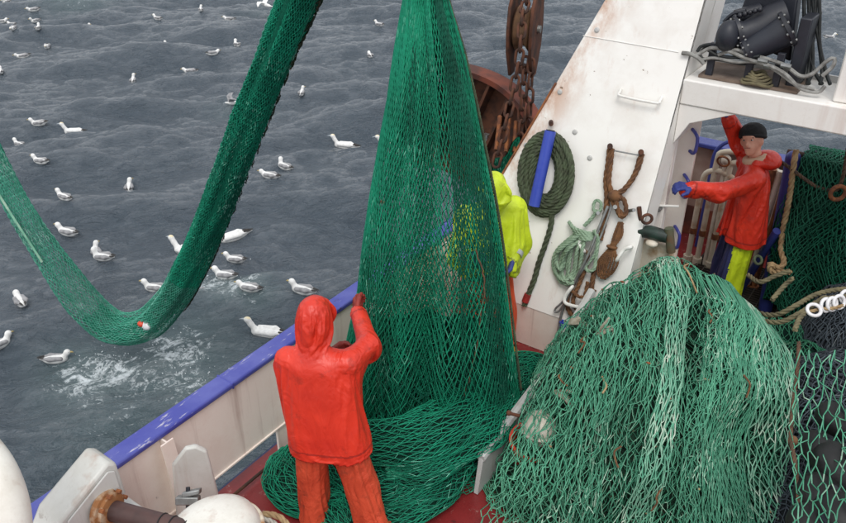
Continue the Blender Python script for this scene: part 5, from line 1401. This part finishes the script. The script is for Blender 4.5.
    if cfg.get('hood_up'):
        hdr = cfg.get('hood_dir', (0, 0, 0)); c = hd + np.array(hdr)
        hoodp = [('e', c + np.array([0, -.01, .005]), (.118, .132, .132)), ('e', c + np.array([.015, -.06, .04]), (.09, .085, .085)), ('c', c + np.array([-.06, .10, .05]), c + np.array([.06, .10, .05]), .05, .05), ('c', nk + np.array([0, 0, -.02]), hd + np.array([0, 0, -.04]), .072, .09)]
    elif cfg.get('hood_down'):
        hoodp = [('e', nk + np.array(cfg['hood_down']), (.135, .10, .075)), ('c', nk + np.array([-.10, .02, .0]), nk + np.array([-.05, -.10, .0]), .04, .05), ('c', nk + np.array([.10, .02, .0]), nk + np.array([.05, -.10, .0]), .04, .05)]
    lw2 = lowp - np.array([0, 0, .16]); jc = [('c', lw2 - hpu * .115, ch - shu * .08, .138, .10), ('c', lw2 + hpu * .115, ch + shu * .08, .138, .10), ('c', lw2, ch, .14, .10), ('c', J['shL'], J['shR'], .066, .066), ('c', ch, nk, .09, .06), ('c', nk, hd, .058, .06), ('e', hd, (.088, .108, .122))]
    for s in 'LR': jc += [('c', J['sh' + s], J['el' + s], .064, .052), ('c', J['el' + s], J['wr' + s], .050, .046)]
    collider(jc, .03, .026, o, 'jacket_forms')
    cuffs = np.array([J['wrL'], J['wrR']])
    rs = cfg.get('res', .0135)
    def seams(c):                                 # stitched hem, yoke and cuffs
        tors = np.minimum(np.abs((c - nk) @ shu), 9) < .17
        m_ = (np.abs(c[:, 2] - hem - .05) < rs * .5)
        for s in 'LR':
            d = J['wr' + s] - J['el' + s]; L = np.linalg.norm(d); t_ = (c - J['el' + s]) @ (d / L); near = np.linalg.norm(c - J['el' + s] - t_[:, None] * d / L, axis=1) < .09
            m_ |= near & (np.abs(t_ - L + .05) < rs * .5)
        return m_
    jpin = lambda p: (np.linalg.norm(p[:, None] - cuffs[None], axis=2).min(1) < .05)
    garment('jacket', jp + (hoodp if cfg.get('hood_up') else []), .04, cfg.get('res', .0135), cfg['jacket'], o, lo_cut=hem, grow=cfg.get('grow', -.13), bend=.6, pin=jpin, form='jacket_forms', panel=(seams, cfg['seam']))
    if hoodp and not cfg.get('hood_up'): part('hood', hoodp, .03, .0075, cfg['jacket'], o, .006, 9.0, cfg.get('seed', 0.0) + 4)
    if cfg.get('collar'):
        MB().torus(nk + np.array([0, .0, .01]), (hd - nk), .078, .036, 10, 24).build('collar', cfg['collar'], o, smooth=True, sharp=80)
    if cfg.get('hat'):
        fd = np.array(cfg['face'], float); fd /= np.linalg.norm(fd); up = fu
        hp_ = [('e', hd + up * .050 - fd * .018, (.104, .112, .108))]
        part('knit_hat', hp_, .02, .009, cfg['hat'], o, .004, 30, 1, lambda p: (.022 - (p - hd) @ (up - fd * .12)))
        MB().torus(hd + up * .034 - fd * .016, up - fd * .12, .097, .016, 8, 26).build('hat_brim', cfg['hat'], o, smooth=True, sharp=80)
    for s in 'LR':
        g = cfg['hand' + s]
        d = J['wr' + s] - J['el' + s]; d = d / np.linalg.norm(d)
        hpz = hand_prims(J['wr' + s] + d * .01, g[0] if g[0] is not None else d, g[1], g[2], g[3], 1.12)
        hpz.append(('c', J['wr' + s] - d * .06, J['wr' + s] + d * .02, .045, .032))
        part('glove', hpz, .010, .006, cfg['glove'], o)
        if cfg.get('cuff'): MB().cyl(J['wr' + s] - d * .075, J['wr' + s] - d * .035, .066, .064, 20).build('cuff_tape', cfg['cuff'], o, smooth=True)
        bt = [('c', J['an' + s] + np.array([0, 0, .06]), J['an' + s] - np.array([0, 0, .03]), .066, .06), ('c', J['an' + s] - np.array([0, 0, .045]), J['toe' + s], .055, .05)]
        part('boot', bt, .03, .011, cfg['boot'], o, cut=lambda p: .004 - p[:, 2])
    return o

# local frame helper: convert a world point to the person's frame
def loc(base, yaw, p):
    p = np.array(p, float) - np.array(base, float); c, s = math.cos(-yaw), math.sin(-yaw)
    return np.array([c * p[0] - s * p[1], s * p[0] + c * p[1], p[2]])

# man with his back to the camera, hauling the hoisted net
bx = P(338, 533, z=0); base = np.array([bx[0], bx[1], 0.0])
yaw = YAW - math.radians(14)                       # facing almost straight away from the camera, a little to the right
hand_w = None
Lc = lambda p: loc(base, yaw, p)
wrR = Lc(hpt(355, 303, 4.22)); 
J1 = dict(pelvis=(-.01, .02, .92), chest=(-.075, .06, 1.33), neck=(-.09, .09, 1.50), head=(-.10, .14, 1.63),
          shL=(-.255, .06, 1.35), shR=(.115, .08, 1.375), elL=(-.315, .15, 1.12), wrL=(-.14, .38, 1.16), elR=(.185, .26, 1.40), wrR=wrR,
          hipL=(-.13, .0, .90), hipR=(.10, .02, .90), knL=(-.175, .03, .49), knR=(.20, .03, .49), anL=(-.165, -.03, .09), anR=(.29, -.01, .09), toeL=(-.19, .15, .04), toeR=(.325, .17, .04))
d_ = J1['wrR'] - np.array(J1['elR']); L_ = np.linalg.norm(d_); print('forearm', L_, J1['wrR'])
J1['wrR'] = np.array(J1['elR']) + d_ / L_ * min(max(L_, .24), .30)
person('man seen from behind in hooded red oilskins gripping the hoisted green net', base, yaw, J1,
       dict(jacket=OIL_RED, seam=SEAM_R, trousers=OIL_TR, res=.012, glove=GLOVE_R, boot=BOOT_Y, hem=.905, hood_up=True, hood_dir=(0, .0, .0), seed=2.0,
            handL=(None, (1, 0, 0), 1, .7), handR=(None, (.3, .9, 0), -1, .9)))

# man in the high visibility jacket behind the hoisted net
b2 = P(483, 352, z=0); base2 = np.array([b2[0], b2[1], 0.0]); yaw2 = YAW + math.radians(200)
J2 = dict(pelvis=(0, 0, .92), chest=(.02, .04, 1.32), neck=(.02, .06, 1.50), head=(.02, .10, 1.64),
          shL=(-.20, .04, 1.42), shR=(.22, .04, 1.42), elL=(-.28, .04, 1.17), wrL=(-.13, .20, 1.03), elR=(.32, .10, 1.16), wrR=(.30, .33, 1.22),
          hipL=(-.12, 0, .9), hipR=(.12, 0, .9), knL=(-.17, .04, .49), knR=(.14, .04, .49), anL=(-.20, 0, .09), anR=(.15, 0, .09), toeL=(-.22, .19, .04), toeR=(.17, .19, .04))
person('man in yellow jacket and orange trousers standing behind the hoisted net', base2, yaw2, J2,
       dict(jacket=HIVIS, seam=SEAM_Y, trousers=ORANGE_TR, glove=GLOVE_B, boot=BOOT_Y, res=.018, hem=.98, hood_up=True, seed=5.0, cuff=REFL,
            handL=(None, (1, 0, 0), 1, .6), handR=(None, (-1, 0, 0), -1, .6)))
p2_ = bpy.data.objects[[o.name for o in C.objects if o.name.startswith('person')][-1]]
part('waist_band', [('c', np.array([-.085, .01, .84]), np.array([-.085, .02, .99]), .135, .135), ('c', np.array([.085, .01, .84]), np.array([.085, .02, .99]), .135, .135)], .04, .012, NAVYC, p2_, .01, 9, 2, lambda p: np.maximum(.83 - p[:, 2], p[:, 2] - 1.0))

# man in red under the crossbeam, looking back at the camera
h3 = P(752, 146, Y=6.72); base3 = np.array([h3[0] + .06, h3[1] + .02, .06]); yaw3 = YAW + math.radians(82)
L3 = lambda p: loc(base3, yaw3, p)
head3 = L3(P(752, 141, Y=6.66)); sc = 1.0
nk3 = head3 + np.array([-.02, -.06, -.155]); ch3 = nk3 + np.array([0, -.03, -.19])
pel3 = np.array([-.0, -.02, .95])
shL3 = nk3 + np.array([-.19, .02, -.09]); shR3 = nk3 + np.array([.19, .03, -.04])
wL = L3(P(693, 187, Y=6.08)); wR = L3(P(728, 116, Y=6.62))
elL = (shL3 + wL) / 2 + np.array([-.03, 0, -.05]); elR = (shR3 + wR) / 2 + np.array([.06, -.02, 0])
print('man3 head', head3, 'armL', np.linalg.norm(wL - shL3), 'armR', np.linalg.norm(wR - shR3))
J3 = dict(pelvis=pel3, chest=ch3, neck=nk3, head=head3, shL=shL3, shR=shR3, elL=elL, wrL=wL, elR=elR, wrR=wR,
          hipL=(-.12, 0, .92), hipR=(.12, 0, .92), knL=(-.13, .05, .5), knR=(.14, .04, .5), anL=(-.14, 0, .09), anR=(.15, 0, .09), toeL=(-.16, .19, .04), toeR=(.17, .19, .04))
fdw = (cam_pos + np.array([0, 0, -.4])) - P(752, 141, Y=6.66); fdw /= np.linalg.norm(fdw); fdw = fdw - RIGHT * .45; fdw /= np.linalg.norm(fdw)
c, s = math.cos(-yaw3), math.sin(-yaw3); fdl = np.array([c * fdw[0] - s * fdw[1], s * fdw[0] + c * fdw[1], fdw[2]])
_r3 = L3(base3 + RIGHT) - L3(base3)
_f3 = L3(base3 - fh) - L3(base3)
def split3(p):      # bright panel down the outer side of the near leg
    return ((p @ _r3) * .9 + (p @ _f3) * .25 > -.055)
person('man in black knit hat and red jacket reaching up under the crossbeam', base3, yaw3, J3,
       dict(jacket=OIL_RED, seam=SEAM_R, trousers=NAVYC, panel=HIVIS, split=split3, glove=GLOVE_B, boot=BLACKRUB, res=.015, hem=.885, tilt=.28, hood_down=(-.01, -.10, .01), collar=LINING,
            hat=BLACKC, face=tuple(fdl), seed=8.0, handL=(None, (.2, .2, -1), 1, .8), handR=(None, (0, 1, .2), -1, .7)))
drape_all()
# ------------------------------------------------------------------ sea birds
BIRD_W = plain('white_plumage', (232, 232, 230), (212, 212, 210), 20, .8, .2, 60)
BIRD_G = plain('grey_plumage', (160, 160, 162), (122, 122, 124), 14, .8, .3, 60)
BIRD_D = plain('dark_plumage', (44, 42, 42), (60, 58, 56), 14, .8, .3, 60)
BIRD_B = plain('yellow_bill', (190, 170, 110), (160, 140, 90), 20, .5, 0)
GAN_H = plain('buff_head_plumage', (226, 204, 150), (222, 214, 190), 14, .8, .2, 60)
GAN_B = plain('pale_blue_bill', (170, 178, 184), (130, 138, 146), 20, .4, 0)
def bird_proto(kind, var=0):
    g = kind == 'gannet'
    NK = [((0, .09, .07), (0, .135, .135)), ((0, .09, .065), (0, .145, .095)), ((0, .085, .07), (.025, .115, .15))][var]; hx = np.array(NK[1]); ha = (0, 0, .9)[var]; hf = np.array([math.sin(ha), math.cos(ha), 0])
    o = thing('gannet' if g else 'gull', 'x', 'gannet' if g else 'gull')
    if g:   # +y forward, waterline at z=0, 0.85 m long
        b = [('e', (0, -.02, .05), (.095, .27, .095)), ('c', (0, -.22, .07), (0, -.44, .10), .06, .012), ('c', (0, .16, .08), (0, .25, .20), .06, .042), ('c', (0, .25, .20), (0, .29, .27), .042, .042), ('e', (0, .305, .285), (.042, .062, .045))]
        part('body', b, .05, .014, BIRD_W, o)
        part('head', [('e', (0, .302, .288), (.045, .062, .047)), ('c', (0, .255, .21), (0, .29, .27), .044, .045)], .03, .012, GAN_H, o)
        MB().tube([(0, .35, .285), (0, .40, .28), (0, .455, .265)], [.022, .015, .003], 8).build('bill', GAN_B, o, smooth=True)
        for s in (-1, 1):
            part('wing', [('c', (.07 * s, .12, .10), (.075 * s, -.16, .115), .045, .05), ('c', (.075 * s, -.16, .115), (.03 * s, -.36, .12), .04, .015)], .04, .014, BIRD_W, o)
            part('wing_tip', [('c', (.045 * s, -.27, .128), (.015 * s, -.47, .125), .026, .006)], .02, .010, BIRD_D, o)
    else:
        b = [('e', (0, -.01, .045), (.062, .145, .062)), ('c', (0, -.11, .055), (0, -.20, .075), .035, .014), ('c', NK[0], NK[1], .042, .034), ('e', hx + hf * .01 + np.array([0, 0, .013]), (.036, .038, .035))]
        part('body', b, .03, .010, BIRD_W, o)
        MB().tube([hx + hf * .045 + np.array([0, 0, .011]), hx + hf * .07 + np.array([0, 0, .008]), hx + hf * .087], [.012, .010, .003], 6).build('bill', BIRD_B, o, smooth=True)
        for s in (-1, 1):
            part('wing', [('c', (.045 * s, .06, .075), (.052 * s, -.08, .085), .028, .032), ('c', (.052 * s, -.08, .085), (.025 * s, -.18, .09), .026, .012)], .025, .010, BIRD_G, o)
            MB().tube([(.03 * s, -.15, .094), (.012 * s, -.235, .10)], [.016, .004], 6).build('wing_tip', BIRD_D, o, smooth=True)
            MB().ell(hx + hf * .028 + np.array([hf[1], -hf[0], 0]) * .030 * s + np.array([0, 0, .021]), .0055, nu=6, nv=5).build('eye', BIRD_D, o)
    return o
PROTO = {}
BIRDS = [  # x, y, kind, heading in the picture (deg, 0 right, 90 up), label
 (8, 6, 'gull', 200, 'gull in the top left corner of the sea'),
 (1, 17, 'gull', 10, 'gull cut by the left picture edge near the top'),
 (11, 19, 'gull', 170, 'gull just below the top left corner bird'),
 (34, 11, 'gull', 190, 'gull at the top of the tight trio near top left'),
 (35, 18, 'gull', 200, 'middle gull of the tight trio near top left'),
 (32, 25, 'gull', 180, 'lowest gull of the tight trio near top left'),
 (15, 34, 'gull', 230, 'gull below left of the tight trio near top left'),
 (40, 34, 'gull', 60, 'gull below right of the tight trio near top left'),
 (47, 45, 'gull', 250, 'dark backed gull at the lower right end of the top left flock'),
 (22, 53, 'gull', 190, 'lowest gull of the top left flock'),
 (1, 71, 'gull', 90, 'gull at the left picture edge below the top left flock'),
 (86, 24, 'gull', 350, 'lone gull right of the tight trio near top left'),
 (142, 44, 'gull', 5, 'gull left of the upright one in the top middle group'),
 (158, 20, 'gull', 165, 'uppermost gull of the group right of top left flock'),
 (165, 38, 'gull', 110, 'upright gull with raised head in the top middle group'),
 (201, 11, 'gull', 100, 'gull near the top edge left of the hauled green net'),
 (214, 57, 'gull', 20, 'gull just left of the hauled net tube, upper one'),
 (190, 71, 'gull', 180, 'gull below left of the one by the hauled net tube'),
 (133, 77, 'gull', 80, 'lone gull facing away in the upper left open water'),
 (39, 124, 'gull', 180, 'small gull left of the long white gannet at far left'),
 (17, 136, 'gull', 150, 'gull nearest the left edge beside the white gannet'),
 (41, 163, 'gull', 165, 'gull below the white gannet at far left'),
 (127, 175, 'gull', 90, 'lone gull in the open water inside the net loop'),
 (229, 18, 'gull', 180, 'small gull close to the top edge beside the net tube'),
 (237, 45, 'gull', 140, 'gull right beside the upper part of the net tube'),
 (302, 95, 'gull', 75, 'lone gull between the net tube and the hoisted net'),
 (379, 23, 'gull', 160, 'upper gull left of the top of the hoisted net'),
 (370, 55, 'gull', 110, 'white breasted gull left of the top of the hoisted net'),
 (284, 166, 'gull', 150, 'upper gull of the close pair right of the net tube'),
 (270, 183, 'gull', 165, 'lower gull of the close pair right of the net tube'),
 (67, 209, 'gull', 150, 'upper gull of the cluster inside the net loop'),
 (67, 231, 'gull', 160, 'second gull down in the cluster inside the net loop'),
 (95, 247, 'gull', 100, 'gull facing away above the lowest of the loop cluster'),
 (104, 263, 'gull', 170, 'lowest gull of the cluster inside the net loop'),
 (155, 291, 'gull', 170, 'gull close above the bend of the net loop'),
 (22, 305, 'gull', 110, 'gull left of the bend of the net loop'),
 (55, 353, 'gull', 15, 'dark winged gull beside the foam below the net loop'),
 (1, 346, 'gull', 45, 'gull cut by left picture edge below the net loop'),
 (234, 253, 'gull', 170, 'middle gull in the row right of the net tube'),
 (226, 281, 'gull', 160, 'gull at the left end of the foam streak by the bulwark'),
 (250, 299, 'gull', 165, 'gull at the right end of the foam streak by the bulwark'),
 (303, 302, 'gull', 160, 'gull just behind the red hood over the blue rail'),
 (827, 46, 'gull', 0, 'gull on the sea behind the black hoses at upper right'),
 (72, 126, 'gannet', 180, 'long white gannet floating at far left facing left'),
 (343, 133, 'gannet', 170, 'white gannet with raised head left of the hoisted net'),
 (389, 134, 'gannet', 175, 'white gannet half hidden by the left edge of hoisted net'),
 (184, 246, 'gannet', 145, 'white gannet inside the net loop near the hauled tube'),
 (231, 230, 'gannet', 200, 'white gannet right beside the hauled tube facing it'),
 (265, 330, 'gannet', 168, 'big white gannet close to the bulwark left of red hood'),
 (478, 79, 'gannet', 180, 'white gannet between hoisted net and hanging block'),
]
for (x, y, kind, hdg, lb) in BIRDS:
    var = random.choice((0, 0, 1, 2)) if kind == 'gull' else 0
    if (kind, var) not in PROTO: o = PROTO[kind, var] = bird_proto(kind, var)
    else: o = copy_tree(PROTO[kind, var])
    q = P(x, y + 2, z=SEA_Z); a = math.radians(hdg)
    q2 = P(x + math.cos(a) * 6, y + 2 - math.sin(a) * 6 * .55, z=SEA_Z) - q
    o.location = (q[0], q[1], sea_at(q[0], q[1]) - .012)
    sc_ = (1.2 if kind == 'gull' else .95) * random.uniform(1.08, 1.28)
    o.rotation_euler = (random.uniform(-.08, .08), random.uniform(-.08, .08), math.atan2(q2[1], q2[0]) - math.pi / 2); o.scale = (sc_,) * 3
    tag(o, lb, kind, kind + 's floating on the sea')

def flap(name, label, cat, x, y, z, hdg, spread, mats, s=1.0, wing_up=.4):
    q = P(x, y, z=z); o = thing(name, label, cat, (0, 0, 0))
    part('body', [('e', (0, 0, 0), (.085, .26, .085)), ('c', (0, -.2, 0), (0, -.42, .02), .05, .015), ('c', (0, .18, .02), (0, .36, .04), .055, .042)], .05, .016, mats[0], o)
    MB().tube([(0, .39, .04), (0, .45, .03), (0, .50, .02)], [.02, .012, .003], 6).build('bill', GAN_B, o, smooth=True)
    for sd_ in (-1, 1):
        pts = np.array([(0, .12, .05), (.3 * spread, .16, .05 + .25 * wing_up), (.6 * spread, .02, .05 + .3 * wing_up), (.9 * spread, -.18, .05 + .22 * wing_up)])
        pts[:, 0] *= sd_; wd = [.13, .12, .09, .02]; V = []; F = []
        for (p_, w_) in zip(pts, wd):
            V += [p_ + np.array([0, w_, 0]), p_ + np.array([0, 0, .018]), p_ - np.array([0, w_, 0]), p_ - np.array([0, 0, .008])]
        for i in range(3): F += [[i * 4 + k, i * 4 + (k + 1) % 4, i * 4 + 4 + (k + 1) % 4, i * 4 + 4 + k] for k in range(4)]
        F += [[0, 1, 2, 3], [15, 14, 13, 12]]
        w1 = MB().add(V, F).build('wing', mats[1], o, smooth=True)
        MB().add(np.array(V[12:16] + [V[8] * .25 + V[12] * .75 + np.array([0, 0, .003]), V[9] * .25 + V[13] * .75 + np.array([0, 0, .004]), V[10] * .25 + V[14] * .75 + np.array([0, 0, .003]), V[11] * .25 + V[15] * .75 - np.array([0, 0, .003])]),
                 [[k, (k + 1) % 4, 4 + (k + 1) % 4, 4 + k] for k in range(4)] + [[3, 2, 1, 0]]).build('wing_tip', BIRD_D, w1, smooth=True)
    o.location = tuple(q); q2 = P(x + math.cos(hdg) * 6, y - math.sin(hdg) * 3, z=z) - q; o.rotation_euler = (.1, -.15, math.atan2(q2[1], q2[0]) - math.pi / 2); o.scale = (s,) * 3
flap('gannet', 'white gannet flying low with spread wings at the top edge', 'gannet', 266, 5, SEA_Z + .5, math.radians(160), .75, (BIRD_W, BIRD_W), 1.0, .5)
flap('gull', 'brown winged gull splashing on the water beside the net tube', 'gull', 234, 103, SEA_Z + .06, math.radians(200), .55, (BIRD_W, BIRD_G), .75, .9)
flap('gull', 'gull with half open wings in foam left of the streak', 'gull', 202, 297, SEA_Z + .05, math.radians(150), .35, (BIRD_W, BIRD_G), .6, .6)
# droplets of spray thrown up below the net loop and by the birds
m = MB(); g = np.random.default_rng(9)
for (x, y, n, r) in ((105, 372, 60, 14), (165, 355, 60, 20), (200, 385, 30, 18), (225, 292, 40, 14), (205, 285, 14, 10)):
    for k in range(n):
        q = P(x + g.normal(0, r), y + g.normal(0, r * .5), z=SEA_Z); m.ell(q + np.array([0, 0, .12 + abs(g.normal(0, .12))]), g.uniform(.004, .012), nu=5, nv=4)
o = m.build('spray', plain('spray_white', (232, 236, 238), (222, 228, 232), 5, .3, 0)); tag(o, 'fine white spray drops thrown up over the churned sea', kind='stuff')

# ------------------------------------------------------------------ small pieces belong to the part they sit on
SUB = {'bolt': 'flange', 'stiffener_flange': 'stiffener', 'rail_joint': 'cap_rail', 'eye': 'body', 'iris': 'body', 'eyebrow': 'body', 'lips': 'body', 'wing_tip': 'wing',
       'cuff_tape': 'jacket', 'collar': 'jacket', 'hood': 'jacket', 'hat_brim': 'knit_hat', 'shaft_groove': 'shaft', 'hose_fitting': 'hose', 'tube_mouth': 'tube_wall',
       'whipping': 'tail', 'handwheel': 'valve_body', 'hinge_pin': 'jamb', 'weld_seam': 'leg', 'edge_bead': 'leg', 'bolt_head': 'leg', 'hand_grip': 'leg', 'cover_plate': 'case',
       'motor_cap': 'motor_body', 'hub': 'rubber_body'}
def stem(o): return o.name.split('.')[0]
def middle(o): return sum((Vector(c) for c in o.bound_box), Vector()) / 8
for root in [o for o in C.objects if o.parent is None and o.type == 'EMPTY']:
    kids = list(root.children)
    for k in kids:
        want = SUB.get(stem(k))
        cand = [p for p in kids if stem(p) == want] if want else []
        if cand: k.parent = min(cand, key=lambda p: (middle(p) - middle(k)).length)
